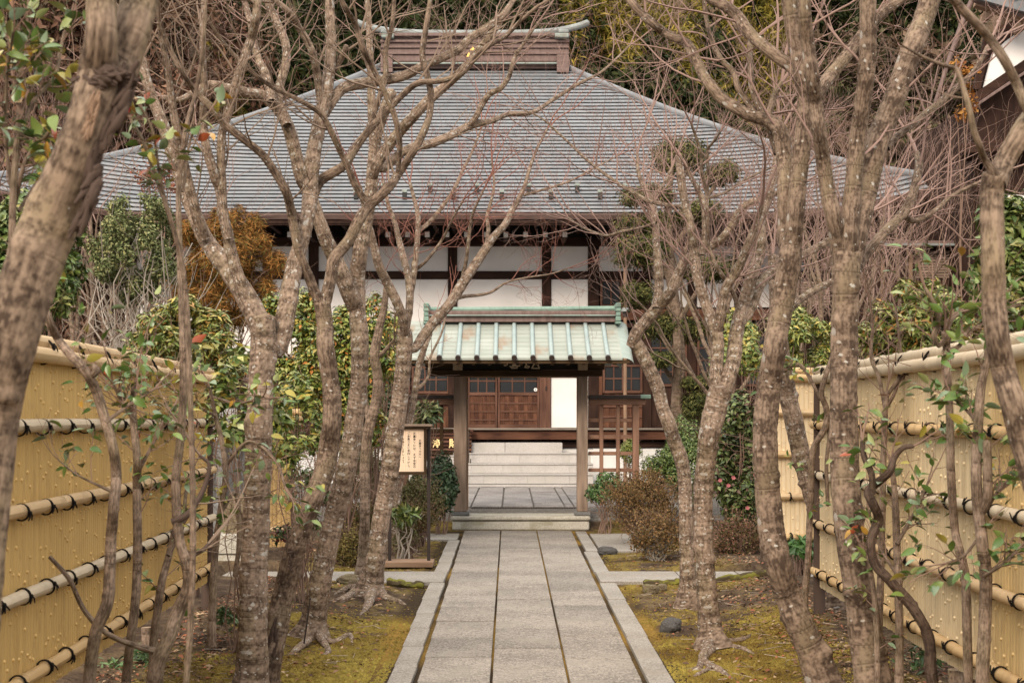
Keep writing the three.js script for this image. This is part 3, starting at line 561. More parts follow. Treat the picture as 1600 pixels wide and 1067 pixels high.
  for (let i = -1; i < nB; i++) {
    const x0 = i < 0 ? xl - .2 : bx_(i), x1 = i === nB - 1 ? bx_(nB - 1) + .2 : bx_(i + 1);
    add('roof_pan', pan(x0, x1, false, (i * .37) % 1), mPan, roof); add('roof_pan', pan(x0, x1, true, (i * .53) % 1), mPan, roof);
    add('pan_seams', seam(x0 + .03, x1 - .03), mPan, roof, undefined, 'stuff');
  }
  for (let i = 0; i < nB; i++) for (const back of [false, true]) {
    const b = new Buf(), R = []; const s0 = i === 0 || i === nB - 1 ? .06 : 0; for (let k = 0; k <= 10; k++) { const q = pr(lerp(s0, 1.012, k / 10)); R.push({ p: V(bx_(i), q.y + .018, back ? -2 * zr - q.z : q.z), r: .031 }); }
    b.tube(R, 10, { rv: .9, ru: .25 }); const t = add('roof_roll', b.build(), mBatten, roof);
    if (!back) { const q = pr(1.02), g = new THREE.CylinderGeometry(.037, .037, .05, 14); g.rotateX(Math.PI / 2 + .35); g.translate(bx_(i), q.y + .012, q.z + .012); add('roll_end_cap', g, mIron, t); }
  }
  for (const sg of [-1, 1]) { // verge folds down past the last roll
    const b = new Buf(), n = 12, m = 5; const ex = sg < 0 ? xl - .2 : bx_(nB - 1) + .2;
    for (let i = 0; i <= 2 * n; i++) for (let k = 0; k <= m; k++) { const s = Math.abs(i - n) / n, q = pr(s); const z = i < n ? -2 * zr - q.z : q.z, t = k / m; b.v(ex + sg * .16 * Math.sin(t * 1.5), q.y - .10 * (1 - Math.cos(t * 1.5)) , z, t * .2, i * .1); }
    for (let i = 0; i < 2 * n; i++) for (let k = 0; k < m; k++) { const a = i * (m + 1) + k, c = a + m + 1; sg > 0 ? b.i.push(a, c, a + 1, a + 1, c, c + 1) : b.i.push(a, a + 1, c, a + 1, c + 1, c); }
    add('verge', b.build(), mVerdPale, roof);
  }
  add('eave_board', box(xl - .3, bx_(nB - 1) + .3, ye - .075, ye - .028, -ze - .08, -ze - .02, { grain: 'x' }), mWoodBeam, roof);
  for (let i = 0; i < 14; i++) { const x = lerp(xl - .1, bx_(nB - 1) + .1, i / 13); const g = box(x - .022, x + .022, -.03, .03, -.62, .62); g.rotateX(Math.atan2(yr - ye, zr - ze)); g.translate(0, (yr + ye) / 2 - .085, -(zr + ze) / 2); add('rafter', g, mWoodBeam, roof); }
  // ridge of the gate
  const rg = (py0, py1, Z, th, m, o) => add('ridge_course', pb(665, py0, 966, py1, Z, th, { grain: 'x', ...o }), m, roof);
  const Zq = 20.4;
  rg(493.5, 503, Zq + .04, .34, mRidge); rg(491.6, 493.6, Zq - .02, .46, mVerdPale); rg(485.5, 491.4, Zq + .03, .36, mRidge);
  { const b = new Buf(); b.tube([{ p: W(664, 484, Zq + .2), r: .042 }, { p: W(700, 484, Zq + .2), r: .04 }, { p: W(800, 483.4, Zq + .2), r: .04 }, { p: W(968, 482.5, Zq + .2), r: .042 }], 12); add('ridge_tube', b.build(), mVerd, roof); }
  for (const px of [665.5, 966.5]) {
    const e = new THREE.Group(); e.name = 'ridge_end'; roof.add(e);
    for (const [a, b, w] of [[473, 480.5, 4.0], [480.8, 486.6, 4.4], [487.2, 494, 3.8], [494, 501.8, 4.2], [502, 506, 4.8]]) add('end_block', pb(px - w, a, px + w, b, Zq - .08, .5, { r: .016 }), mVerd, e);
  }
  // the lattice wings
  const wing = (name, xs, label) => {
    const [x0, x1] = xs, o = thing(name, label, 'fence', W((x0 + x1) / 2, 800, 20.85).toArray()), oo = o.position;
    const ad = (n, g, m) => { g.translate(-oo.x, -oo.y, -oo.z); return part(n, g, m, o); };
    ad('coping', pb(x0 - (x0 < 800 ? 8 : 0), 617, x1 + (x0 > 800 ? 8 : 0), 623.4, 20.72, .3, { r: .012 }), x0 > 800 ? mIron : mIron);
    ad('coping_end', pb(x0 > 800 ? x1 - 8 : x0 - 9, 616.6, x0 > 800 ? x1 + 8.5 : x0, 623, 20.71, .32, { r: .012 }), mVerd);
    ad('top_rail', pb(x0, 624, x1, 632.6, 20.78, .14), mWoodLattice);
    return [ad, x0, x1];
  };
  { const [ad] = wing('lattice_fence', [920, 1009], 'brown open lattice fence with a narrow coping, attached right of the gate');
    ad('post', pb(989, 632.8, 999, 800, 20.8, .12), mWoodLattice);
    for (const [a, b] of [[937, 943], [963, 969]]) ad('upright', pb(a, 632.8, b, 790, 20.83, .05), mWoodLattice);
    for (const [a, b] of [[653.6, 659.4], [679.6, 685.6], [705.6, 711.4], [731.6, 737.4], [757, 762]]) ad('crossbar', pb(919.5, a, 989, b, 20.86, .04), mWoodLattice); }
  { const [ad] = wing('lattice_fence', [622, 709], 'brown open lattice fence half hidden by the tree and sign, attached left of the gate');
    ad('post', pb(628, 632.8, 638, 800, 20.8, .12), mWoodLattice);
    for (const [a, b] of [[661, 666], [687, 692.5]]) ad('upright', pb(a, 632.8, b, 790, 20.83, .05), mWoodBeam);
    for (const [a, b] of [[670, 675], [706, 711], [732, 737]]) ad('crossbar', pb(638, a, 708, b, 20.86, .04), mWoodBeam); }
}
// ---------------------------------------------------------------- the notice board
{
  const Zs = 15.6, O = W(641, 886, Zs);
  const s = thing('notice_board', 'dark framed notice board with vertical black writing on pale wood, left of the path', 'notice board', O.toArray());
  const add = (n, g, m, p = s) => { g.translate(-O.x, -O.y, -O.z); return part(n, g, m, p); };
  const G = {
    o: '1,3 6,3|4,1 4,9 2,8 2,6 6,5 8,7 6,9|7,2 9,4', haka: '0,1 10,1|3,0 3,2|7,0 7,2|2,3 8,3 8,5.5 2,5.5 2,3|2,4.2 8,4.2|0,6.5 10,6.5|4,6.5 1,8|6,6.5 9,8|5,7 5,10|2,8.3 8,8.3|1,10 9,10', mai: '5,0 3,2 8,2|1,3.5 9,3.5|4,3 1,6|6,3 9,6|6,5 4,6|7,6 3,8|8,7.5 2,10',
    ri: '3,1 3,5|7,1 7,6 5,9.5', no: '5,2 4,7 2,7 2,4 5,2 8,3 9,6 6,9', kata: '5,0 5,2|0,2.5 10,2.5|4,2.5 3,6 1,9.5|3.5,5 8,5 7.5,9 6,9.5', he: '0,6 3,3 10,8', ni: '2,1 2,9|5,3 9,3|5,6 5,8 9,8.5', ha: '2,1 2,9|4,3 10,3|7,1 7,8 5,9 4,8 5,7 9,9',
    comma: '6,0 8,2', ma: '2,2 8,2|2,5 8,5|5,0 5,8 3,9 2,8 4,7 8,9', zu: '0,3 10,3|6,1 6,6 4,7 4,5 6,5 6,8 4,10|8,0 9,1', hon: '0,3 10,3|5,0 5,10|5,3 1,8|5,3 9,8|3,8 7,8', dou: '5,0 5,2|2,1 3,2|8,1 7,2|1,4 1,2.5 9,2.5 9,4|3,4 7,4 7,6 3,6 3,4|5,6 5,9.5|2,7.8 8,7.8|1,10 9,10',
    go: '2,2 7,2|2,6 3,8 8,8|8,0 8.5,1|9.3,0 10,1', son: '3,0 4,1|7,0 6,1|1,2 9,2|2,3 8,3 8,6 2,6 2,3|2,4.5 8,4.5|0,7.5 10,7.5|7,6.5 7,9.5 6,10|3,8.5 4,9.3', sa: '1,3 9,3|5,0 8,6|2,6 4,9 8,9', hai: '0,3 4,3|2,0 2,9 1,9|0,6.5 4,5.5|5,1 10,1|5,3.5 10,3.5|5,6 10,6|7.5,1 7.5,10',
    shi: '3,1 3,8 6,9 9,7', te: '1,2 9,2 5,4 5,7 8,9', ka: '1,3 6,3 6,8 4,9|3,1 1,9|8,2 9,5', ra: '4,1 6,2|3,3 3,6 8,6 7,9 4,9.5', yo: '6,3 6,8 4,9 4,8 8,9|6,5 8,5', u: '4,1 7,2|2,4 7,4 7,7 4,10', dot: '6,0 8,0 8,2 6,2 6,0',
  };
  const cv = document.createElement('canvas'); cv.width = 576; cv.height = 896; const x = cv.getContext('2d');
  x.fillStyle = '#e4cfb8'; x.fillRect(0, 0, 576, 896);
  const r = RNG(9); for (let i = 0; i < 900; i++) { x.fillStyle = r() < .5 ? 'rgba(190,150,115,0.10)' : 'rgba(240,215,190,0.10)'; x.fillRect(r() * 576, 0, 1 + r() * 3, 896); }
  x.strokeStyle = '#1a120c'; x.lineCap = 'round';
  // board spans 612..662 by 670..737 in the picture
  const kx = 576 / 50, ky = 896 / 67, col = (list, px, y0, dy, sz) => list.split(' ').forEach((k, i) => { x.lineWidth = sz * .13 * kx; for (const l of G[k].split('|')) { x.beginPath(); l.split(' ').forEach((q, j) => { const [a, b] = q.split(',').map(Number), X = (px - 612 + (a / 10 - .5) * sz) * kx, Y = (y0 - 670 + i * dy + b / 10 * sz) * ky; j ? x.lineTo(X, Y) : x.moveTo(X, Y); }); x.stroke(); } });
  col('o haka mai ri no kata he', 656, 686.5, 4.25, 3.6);
  col('o haka mai ri ni ha comma ma zu hon dou no', 647.3, 675, 4.75, 4.1);
  col('go hon son sa ma ni mai hai shi te ka ra comma', 638.3, 675, 4.55, 4.0);
  col('o mai ri shi ma shi yo u dot', 629.6, 684, 4.75, 4.0);
  x.lineWidth = 5; for (const [a, b, c] of [[649.8, 680, 3], [641, 680, 3], [641, 704, 3], [649.8, 718, 4], [658.6, 690, 3]]) for (let i = 0; i < c; i++) { x.fillStyle = '#3a2a1c'; x.fillRect((a - 612) * kx, (b - 670 + i * 1.4) * ky, 6, 8); }
  const t = new THREE.CanvasTexture(cv); t.colorSpace = THREE.SRGBColorSpace;
  const pg = new THREE.PlaneGeometry(50 * Zs / F, 67 * Zs / F); const q = W(637, 703.5, Zs - .055); pg.translate(q.x, q.y, q.z);
  const back = add('panel', pbox(611, 669, 663, 738, Zs - .05, .02), mWoodTan); add('written_face', pg, M({ map: t, roughness: .85 }), back);
  add('frame', merge([pbox(609, 668, 612, 742, Zs - .085, .07), pbox(662, 668, 666, 742, Zs - .085, .07), pbox(612, 737, 662, 742, Zs - .085, .07), pbox(612, 668, 662, 670.5, Zs - .085, .07)]), mWoodBeam);
  add('roof_board', pbox(604, 663, 674, 666.6, Zs - .13, .26, { r: .008 }), mWoodPost);
  add('roof_underboard', pbox(606, 666.8, 672, 669.5, Zs - .1, .2), mWoodBeam);
  for (const px of [608.5, 669.5]) add('leg', pbox(px - 2.6, 669.6, px + 2.6, 880, Zs, .036, { r: .006 }), mIron);
  add('base_board', pbox(600, 878, 676, 887, Zs - .14, .36, { r: .008 }), mWoodTan);
}
// ---------------------------------------------------------------- bamboo fences
function bambooPole(a, b, r, seed, nodes = .34) { // a pole with swollen node rings
  const L = a.distanceTo(b), n = Math.max(6, Math.round(L / .06)), R = []; const rr = RNG(seed), ph = rr() * nodes;
  for (let i = 0; i <= n; i++) { const t = i / n; R.push({ p: V().lerpVectors(a, b, t).add(V(0, .004 * noise3(t * 4, seed, 1), 0)), r: r * (1 + .02 * noise3(t * 9, seed, 4)) }); }
  for (let d = ph; d < L; d += nodes * (.9 + .2 * rr())) for (const [e, k] of [[-.012, 1.0], [-.005, 1.1], [0, .98], [.006, 1.07], [.013, 1.0]]) { const t = (d + e) / L; if (t > .01 && t < .99) R.push({ p: V().lerpVectors(a, b, t), r: r * k, t }); }
  R.sort((p, q) => p.p.distanceToSquared(a) - q.p.distanceToSquared(a));
  return new Buf().tube(R, 12, { ru: .22, rv: 1 }).build();
}
function ropeTie(r, seed) { // two crossed loops, a knot and two short ends, round a pole along x
  const rr = RNG(seed), g = [];
  for (const a of [-.16, .16]) { const t = new THREE.TorusGeometry(r + .003, .0042, 5, 18); t.rotateY(Math.PI / 2 + a); g.push(t); }
  const k = new THREE.SphereGeometry(.010, 8, 6); k.scale(1.2, 1, .8); k.translate(0, 0, r + .008); g.push(k);
  for (const sg of [-1, 1]) { const b = new Buf(); b.tube([{ p: V(0, 0, r + .01), r: .0042 }, { p: V(sg * .016, -.01 - rr() * .01, r + .012), r: .004 }, { p: V(sg * (.022 + rr() * .012), -.022 - rr() * .025, r + .008), r: .003 }], 5); const q = b.build(); g.push(q); }
  return merge(g);
}
const tieGeos = [1, 2, 3].map((s) => ropeTie(.034, s)), bigTies = [4, 5].map((s) => ropeTie(.062, s));
function bambooFence(label, A, B, { top = 1.94, bot = .33, rails = [1.597, 1.215, .832, .45], topR = .04, side = 1, seed = 1, tint, railMats, pitch = .042, post = true }) {
  // A, B: ends on the plan (x, z); side: +1 when the face looks to the right of A->B
  const f = thing('bamboo_fence', label, 'fence', [A.x, 0, A.z], 'bamboo fences of the lane'), rr = RNG(seed);
  const D = V().subVectors(B, A); D.y = 0; const L = D.length(); D.normalize(); const N = V(-D.z, 0, D.x).multiplyScalar(side);
  const pt = (d, y, o) => V(D.x * d + N.x * o, y, D.z * d + N.z * o);
  // strips: half-round slats side by side with small knobs at their nodes
  const b = new Buf(), nS = Math.floor(L / pitch), kn = [];
  for (let i = 0; i < nS; i++) {
    const d0 = i * pitch, c = tint(d0 / L, rr), h1 = bot - .01 * rr(), n = 6;
    const o = b.n; for (const y of [h1, top]) for (let k = 0; k <= n; k++) { const a = Math.PI * k / n, q = pt(d0 + pitch * (.5 - .497 * Math.cos(a)), y, .009 * Math.sin(a)); b.v(q.x, q.y, q.z, (d0 + k * .004) * 2, y * .7 + i * .37, c); }
    for (let k = 0; k < n; k++) { const a = o + k, e = a + n + 1; b.i.push(a, a + 1, e, a + 1, e + 1, e); }
    for (let y = bot + rr() * .25; y < top - .03; y += .17 + rr() * .22) kn.push([d0 + pitch * .5, y]);
  }
  part('bamboo_strips', b.build(), mStrip, f, undefined, 'stuff');
  const kb = new Buf(), ks = new THREE.SphereGeometry(.0108, 7, 4, 0, Math.PI * 2, 0, Math.PI / 2); 
  for (const [d, y] of kn) { const o = kb.n, p = ks.attributes.position, c = tint(d / L, rr); for (let i = 0; i < p.count; i++) { const q = pt(d + p.getX(i), y + p.getZ(i), .0075 + p.getY(i) * .8); kb.v(q.x, q.y, q.z, d, y, mul3(c, 1.18)); } for (let i = 0; i < ks.index.count; i += 3) kb.i.push(o + ks.index.getX(i), o + ks.index.getX(i + 1), o + ks.index.getX(i + 2)); }
  part('node_knobs', kb.build(), mStrip, f, undefined, 'stuff');
  part('back_board', (() => { const g = new THREE.BoxGeometry(L, top - bot - .02, .02); g.rotateY(-Math.atan2(D.z, D.x)); const q = pt(L / 2, (top + bot) / 2, -.015); g.translate(q.x, q.y, q.z); return g; })(), mWoodTan, f);
  const yaw = Math.atan2(-D.z, D.x), face = side > 0 ? 0 : Math.PI;
  const tieAt = (d, y, o, big) => { const m = part('rope_tie', (big ? bigTies : tieGeos)[rr.i(big ? 2 : 3)], mRope, f); m.position.copy(pt(d, y, o)); const X = D.clone(), Z_ = N.clone(), Y = V().crossVectors(Z_, X); m.quaternion.setFromRotationMatrix(new THREE.Matrix4().makeBasis(X, Y, Z_)); m.rotateX(rr.s(.45)); m.rotateY(rr.s(.16)); m.scale.set(rr.in(.8, 1.15), 1, 1); };
  rails.forEach((y, k) => {
    part('bamboo_rail', bambooPole(pt(-.1, y + rr.s(.008), .042), pt(L + .06, y + rr.s(.008), .042), .031, seed * 9 + k), railMats[k % railMats.length], f);
    for (let d = .12 + rr() * .1; d < L; d += .38) tieAt(d + rr.s(.02), y, .042);
  });
  for (const [o, y, r] of [[.045, top + .0, .037], [.012, top + .062, .036], [-.045, top + .0, .035]]) part('cap_rail', bambooPole(pt(-.1, y, o), pt(L + .08, y, o), r, seed * 31 + y * 10 + o * 100), railMats[1], f);
  for (let d = .2; d < L; d += .57) tieAt(d + rr.s(.03), top + .022, .005, true);
  if (post) for (const d of [L + .02]) { const q = pt(d, 0, .0); part('post', new Buf().tube([{ p: V(q.x, -.1, q.z), r: .048 }, { p: V(q.x, 1, q.z), r: .047 }, { p: V(q.x, top + .1, q.z), r: .045 }], 10).build(), mDarkTwig, f); }
  return f;
}
bambooFence('long golden bamboo fence with pale rails tied in black, along the left side', V(fenceLX(3.2), 0, -3.2), V(fenceLX(11.35), 0, -11.35), {
  side: 1, seed: 3, tint: (t, r) => mul3(mix3([1.0, .98, .95], [.92, .9, .84], t), .93 + .12 * r()), railMats: [mRails[1], mRails[0], mRails[1], mRails[2]],
});
bambooFence('long bamboo fence weathered pale in patches, along the right side', V(fenceRX(3.2), 0, -3.2), V(fenceRX(11.2), 0, -11.2), {
  side: -1, seed: 5, rails: [1.575, 1.19, .806, .425], bot: .31, railMats: [mRails[2], mRails[1], mRails[0]],
  tint: (t, r) => { const w = clamp(.12 + 1.3 * fbm(t * 9, 3, 7, 3) + .85 * step(.4, .75, t)); return mul3(mix3([.86, .87, .92], [1.0, 1.17, 1.85], w), .92 + .13 * r()); },
});
bambooFence('short pale bamboo fence panel facing the lane behind the right trees, beyond a dark post', V(2.40, 0, -13.1), V(3.3, 0, -13.1), { side: 1, seed: 7, top: 2.0, bot: .5, rails: [1.68, 1.29, .91, .54], railMats: [mRails[0], mRails[2]], post: false, tint: (t, r) => mul3([1.3, 1.5, 2.4], .95 + .1 * r()) });
bambooFence('short golden bamboo fence panel partly hidden behind the tall left trunk', V(-2.25, 0, -13.1), V(-2.03, 0, -13.1), { side: 1, seed: 8, top: 1.62, bot: .45, rails: [.60], railMats: [mRails[0], mRails[2]], post: false, tint: (t, r) => mul3([1.0, 1.0, 1.1], .95 + .1 * r()) });
// ---------------------------------------------------------------- trees traced limb by limb
const parsePts = (s) => s.trim().split(/\s+/).map((q) => q.split(',').map(Number));
function limbRings(P, z0, z1, seed, stepLen) { // picture points -> world rings along a smooth curve
  const n = P.length, pts = P.map(([x, y], i) => W(x, y, lerp(z0, z1, i / (n - 1)) + (i && i < n - 1 ? .05 * noise3(i * 1.7, seed, 3) : 0)));
  const rad = P.map(([, , r], i) => r * lerp(z0, z1, i / (n - 1)) / F);
  const cv = new THREE.CatmullRomCurve3(pts, false, 'centripetal'), R = [];
  for (let i = 0; i < n - 1; i++) { const L = pts[i].distanceTo(pts[i + 1]), k = Math.max(3, Math.ceil(L / stepLen)); for (let j = 0; j < k; j++) { const t = j / k; R.push({ p: cv.getPoint((i + t) / (n - 1)), r: lerp(rad[i], rad[i + 1], sm(t)) }); } }
  R.push({ p: pts[n - 1], r: rad[n - 1] }); return R;
}
function rootRings(P, seed) { // roots lie half sunk in the ground
  const pts = P.map(([x, y]) => { const Z = 3666 / (y - 650), q = W(x, y, Z); q.y = gh(q.x, q.z); return q; }), rad = P.map(([, y, r]) => r * 3666 / (y - 650) / F * .8);
  rad[rad.length - 1] *= .4; pts[pts.length - 1].y -= .015;
  pts.forEach((q, i) => { q.y += rad[i] * .35 + (i ? .006 * noise3(i * 2.3, seed, 1) : rad[0] * .8); });
  const cv = new THREE.CatmullRomCurve3(pts), n = pts.length, R = []; for (let k = 0; k <= 24; k++) { const u = k / 24, a = Math.min(n - 2, Math.floor(u * (n - 1))); R.push({ p: cv.getPoint(u), r: lerp(rad[a], rad[a + 1], u * (n - 1) - a) }); } return R;
}
function limbGeo(R, seed, O, { flare = 0, lump = .05, ring = .03, knots = 3, sides } = {}) {
  const rr = RNG(seed), r0 = Math.max(...R.map((q) => q.r)), S = sides || clamp(Math.round(r0 * 200) + 8, 8, 30), rm = R[Math.floor(R.length / 2)].r;
  let L = 0; for (let i = 1; i < R.length; i++) L += R[i].p.distanceTo(R[i - 1].p);
  const kn = Array.from({ length: knots }, () => [rr() * L, rr() * 6.28, .12 + rr() * .22, rm * (.22 + rr() * .4)]);
  const rings = Array.from({ length: Math.round(L / .16) }, () => [rr() * L, .5 + rr(), rr() * 6.28]);
  const rf = (k, a, len, e) => {
    const ca = Math.cos(a), sa = Math.sin(a); let f = 1 + .02 * noise3(ca * 5 + seed, sa * 5, len * 38) + .05 * Math.max(0, noise3(ca * 1.6 + seed * 3, sa * 1.6, len * 42) - .1) + .022 * noise3(ca * 7 + seed, sa * 7, len * 7) + lump * noise3(Math.cos(a) * 1.5 + seed, Math.sin(a) * 1.5, len * 5) + lump * .6 * noise3(Math.cos(a) * 3 + seed, Math.sin(a) * 3, len * 16);
    for (const [d, s, ph] of rings) { const x = (len - d) / .012; if (Math.abs(x) < 3) f += ring * s * Math.exp(-x * x) * (.55 + .45 * Math.cos(a - ph)); }
    for (const [d, an, h, w] of kn) { const x = (len - d) / w; if (Math.abs(x) < 2.5) { const c = 1 - Math.cos(a - an); f += h * Math.exp(-x * x * 1.6 - c * 5); } }
    if (flare) f += flare * Math.exp(-len / (r0 * 1.5)) * (.7 + .5 * Math.cos(3 * a + seed) + .25 * Math.cos(5 * a + seed * 2));
    return f;
  };
  return new Buf().tube(R, S, { rf, ru: Math.max(1, Math.round(6.28 * rm / .34)), rv: 1.05, v0: 0 }).build(O);
}
function growTwig(B, p, dir, len, r, depth, rr, o) {
  const n = depth > 0 ? 6 : 4, R = [{ p: p.clone(), r }], d = dir.clone(), q = p.clone();
  for (let i = 1; i <= n; i++) {
    d.x += rr.s(o.wob); d.y += rr.s(o.wob) + o.up / n; d.z += rr.s(o.wob); d.normalize();
    q.addScaledVector(d, len / n); R.push({ p: q.clone(), r: lerp(r, r * .38, i / n) });
  }
  B.tube(R, r > .008 ? 6 : r > .003 ? 4 : 3, { rv: 1, cap: false });
  if (o.tips && depth <= 0) o.tips.push([q.clone(), d.clone()]);
  if (depth <= 0) return;
  const k = o.kids[0] + rr.i(o.kids[1] - o.kids[0] + 1), ax = V();
  for (let j = 0; j < k; j++) {
    const t = .25 + .75 * (j + rr()) / k, i = Math.min(n - 1, Math.floor(t * n)), at = R[i].p.clone().lerp(R[i + 1].p, t * n - i), dd = V().subVectors(R[i + 1].p, R[i].p).normalize();
    ax.copy(rr.sphere()).cross(dd).normalize(); dd.applyAxisAngle(ax, rr.in(.45, .95));
    growTwig(B, at, dd, len * rr.in(.42, .72), Math.max(o.rmin, R[i].r * .62), depth - 1, rr, o);
  }
}
function makeTree(name, label, category, { Z, limbs, k = [1, 1], mat = bark.spotted, twig, seed = 1, group, extra }) {
  const first = parsePts(limbs[0].p)[0], O = W(first[0], first[1], limbs[0].z ? limbs[0].z[0] : Z);
  const t = thing(name, label, category, O.toArray(), group), rr = RNG(seed * 97 + 5), all = [];
  limbs.forEach((l, i) => {
    const P = parsePts(l.p), z = l.z || [Z, Z]; if (l.n !== 'root') P.forEach((q) => { q[2] *= k[i ? 1 : 0]; });
    const root = l.n === 'root', R = root ? rootRings(P, seed + i) : limbRings(P, z[0], z[1], seed * 13 + i, l.step || (i ? .03 : .02));
    const nm = l.n || (i ? 'limb' : 'trunk');
    part(nm, limbGeo(R, seed * 31 + i * 7, O, { flare: i === 0 ? (l.flare ?? .5) : 0, lump: l.lump ?? (i ? .03 : .05), ring: l.ring ?? .035, knots: l.knots ?? (i ? 1 : 4) }), l.mat || mat, t, l.label);
    all.push({ R, l, i });
  });
  if (twig) {
    const B = new Buf(), o = { wob: .16, up: .25, kids: [2, 4], rmin: .0012, ...twig };
    for (const { R, l, i } of all) {
      const w = l.tw ?? (i ? 1 : 0); if (!w || l.n === 'root') continue;
      const n = Math.round(o.n * w);
      for (let k = 0; k < n; k++) {
        const tt = (l.from ?? .3) + (1 - (l.from ?? .3)) * (k + rr()) / n, a = Math.min(R.length - 2, Math.floor(tt * (R.length - 1))), dir = V().subVectors(R[a + 1].p, R[a].p).normalize();
        const ax = rr.sphere().cross(dir).normalize(); dir.applyAxisAngle(ax, rr.in(.5, 1.15)); dir.z *= .8;
        growTwig(B, R[a].p.clone(), dir.normalize(), o.len * rr.in(.6, 1.2), Math.min(R[a].r * .5, o.r), o.depth ?? 2, rr, o);
      }
      if (l.tip !== 0) { const a = R.length - 1, dir = V().subVectors(R[a].p, R[a - 2].p).normalize(); for (let k = 0; k < (l.tip ?? 2); k++) growTwig(B, R[a].p.clone(), dir.clone().add(rr.sphere().multiplyScalar(.35)).normalize(), o.len * rr.in(1, 1.7), Math.max(o.rmin, Math.min(R[a].r * .75, o.r * 1.6)), (o.depth ?? 2), rr, o); }
    }
    part('twigs', B.build(O), o.mat || mTwig, t, undefined, 'stuff');
  }
  if (extra) extra(t, O, all, rr);
  return t;
}
// a bent leaf blade along +z from its stalk, with a fold along the midrib
function leafGeo(len, wid, fold, droop, rowsN = 5) {
  const b = new Buf(), n = rowsN;
  for (let i = 0; i <= n; i++) { const t = i / n, w = wid * .5 * Math.pow(Math.sin(Math.PI * Math.pow(t, .8)), .9) * (i === 0 || i === n ? .08 : 1), y = -droop * len * t * t; b.v(-w, y + fold * w, t * len, 0, t); b.v(0, y, t * len, .5, t); b.v(w, y + fold * w, t * len, 1, t); }
  for (let i = 0; i < n; i++) for (let k = 0; k < 2; k++) { const a = i * 3 + k, c = a + 3; b.i.push(a, c, a + 1, a + 1, c, c + 1); }
  return b.build();
}
const camLeaf = [leafGeo(1, .46, .35, .22), leafGeo(1, .52, .2, .38), leafGeo(1, .42, .5, .1)];
const smallLeaf = leafGeo(1, .5, .35, .2, 2), narrowLeaf = leafGeo(1, .27, .3, .25, 2), needle = leafGeo(1, .085, .2, .15, 2);
const camCols = [[.06, .11, .025], [.085, .14, .032], [.125, .17, .04], [.21, .24, .09], [.26, .22, .04], [.14, .19, .11], [.34, .19, .035], [.25, .06, .025]];
// separate leaves set on twigs of a young tree
function addLeaves(t, O, tips, rr, n, size, cols, weights) {
  const pickC = () => { let q = rr() * weights.reduce((a, b) => a + b, 0); for (let i = 0; i < cols.length; i++) { q -= weights[i]; if (q <= 0) return cols[i]; } return cols[0]; };
  n = Math.min(n, 300);
  for (let k = 0; k < n; k++) {
    const [p, d] = tips[k % tips.length], back = rr() * .14;
    const m = part('leaf', camLeaf[rr.i(3)], leafColored(pickC()), t), s = size * rr.in(.65, 1.2);
    m.position.copy(p).addScaledVector(d, -back).sub(O); m.scale.setScalar(s);
    const out = d.clone().multiplyScalar(.7).add(rr.sphere().multiplyScalar(.9)); out.y = out.y * .6 - .12; out.normalize();
    m.quaternion.setFromUnitVectors(V(0, 0, 1), out); m.rotateZ(rr.s(.9));
  }
}
const reddish = { n: 7, len: .55, r: .007, depth: 2, mat: mRedTwig, up: .35 };
const greyTw = { n: 6, len: .5, r: .007, depth: 2, mat: mTwig, up: .3 };

makeTree('maple_tree', 'thick out-of-focus tree trunk leaning across the left edge, with a dark scar at its fork', 'tree', { Z: 3.6, seed: 1, k: [0.87, 0.9], mat: bark.near, limbs: [
  { p: '-62,1668,60 -52,1100,48 -36,900,45 -21,760,44 -9,640,45 14,540,47 40,450,49 76,350,50 117,250,42 138,185,38 158,125,42', step: .02, lump: .035, knots: 4, ring: .02 },
  { p: '150,150,34 153,110,33 157,60,28 157,0,26 158,-80,24 150,-170,20', z: [3.6, 3.5], lump: .05 },
  { p: '165,140,34 184,100,37 203,50,33 218,0,30 238,-80,27 262,-170,22', z: [3.6, 3.75], lump: .05 },
], extra: (t, O, all, rr) => { // torn dark bark round the fork and down the right flank, raw orange wood under it
  const flakes = (n, fn, mat, name) => { const B = new Buf(); for (let k = 0; k < n; k++) { const [px, py, dz, L, w, ang] = fn(rr), a = W(px, py, 3.6 + dz), d = V(Math.cos(ang), -Math.sin(ang), rr.s(.3)).normalize(), R = []; for (let i = 0; i <= 4; i++) R.push({ p: a.clone().addScaledVector(d, (i / 4 - .5) * L).add(rr.sphere().multiplyScalar(w * .25)), r: w * Math.sin(Math.PI * (.12 + .76 * i / 4)) * rr.in(.7, 1.1) }); B.tube(R, 6, { ru: .3, rv: 2 }); } part(name, B.build(O), mat, t); };
  flakes(64, (r) => { const u = r(); return [118 + u * 84, 128 + 10 * Math.sin(u * 7) + r.s(9) - u * 6, -.067 + .05 * Math.pow(Math.abs(u - .5) * 2, 2) + .006, r.in(.025, .065), r.in(.006, .013), .15 + r.s(.6)]; }, mDarkTwig, 'torn_bark');
  flakes(110, (r) => { const u = r(), y = 120 + u * 230; return [lerp(196, 118, u) + r.s(9) + 10 * Math.sin(u * 9), y, -.028 + r.s(.012), r.in(.04, .10), r.in(.006, .014), 2.0 + r.s(.3)]; }, mDarkTwig, 'torn_bark');
  flakes(26, (r) => { const u = r(); return [lerp(150, 132, u) + r.s(7), 150 + u * 70, -.0735, r.in(.03, .06), r.in(.003, .005), 1.9 + r.s(.2)]; }, mWoodTan, 'raw_wood');
} });
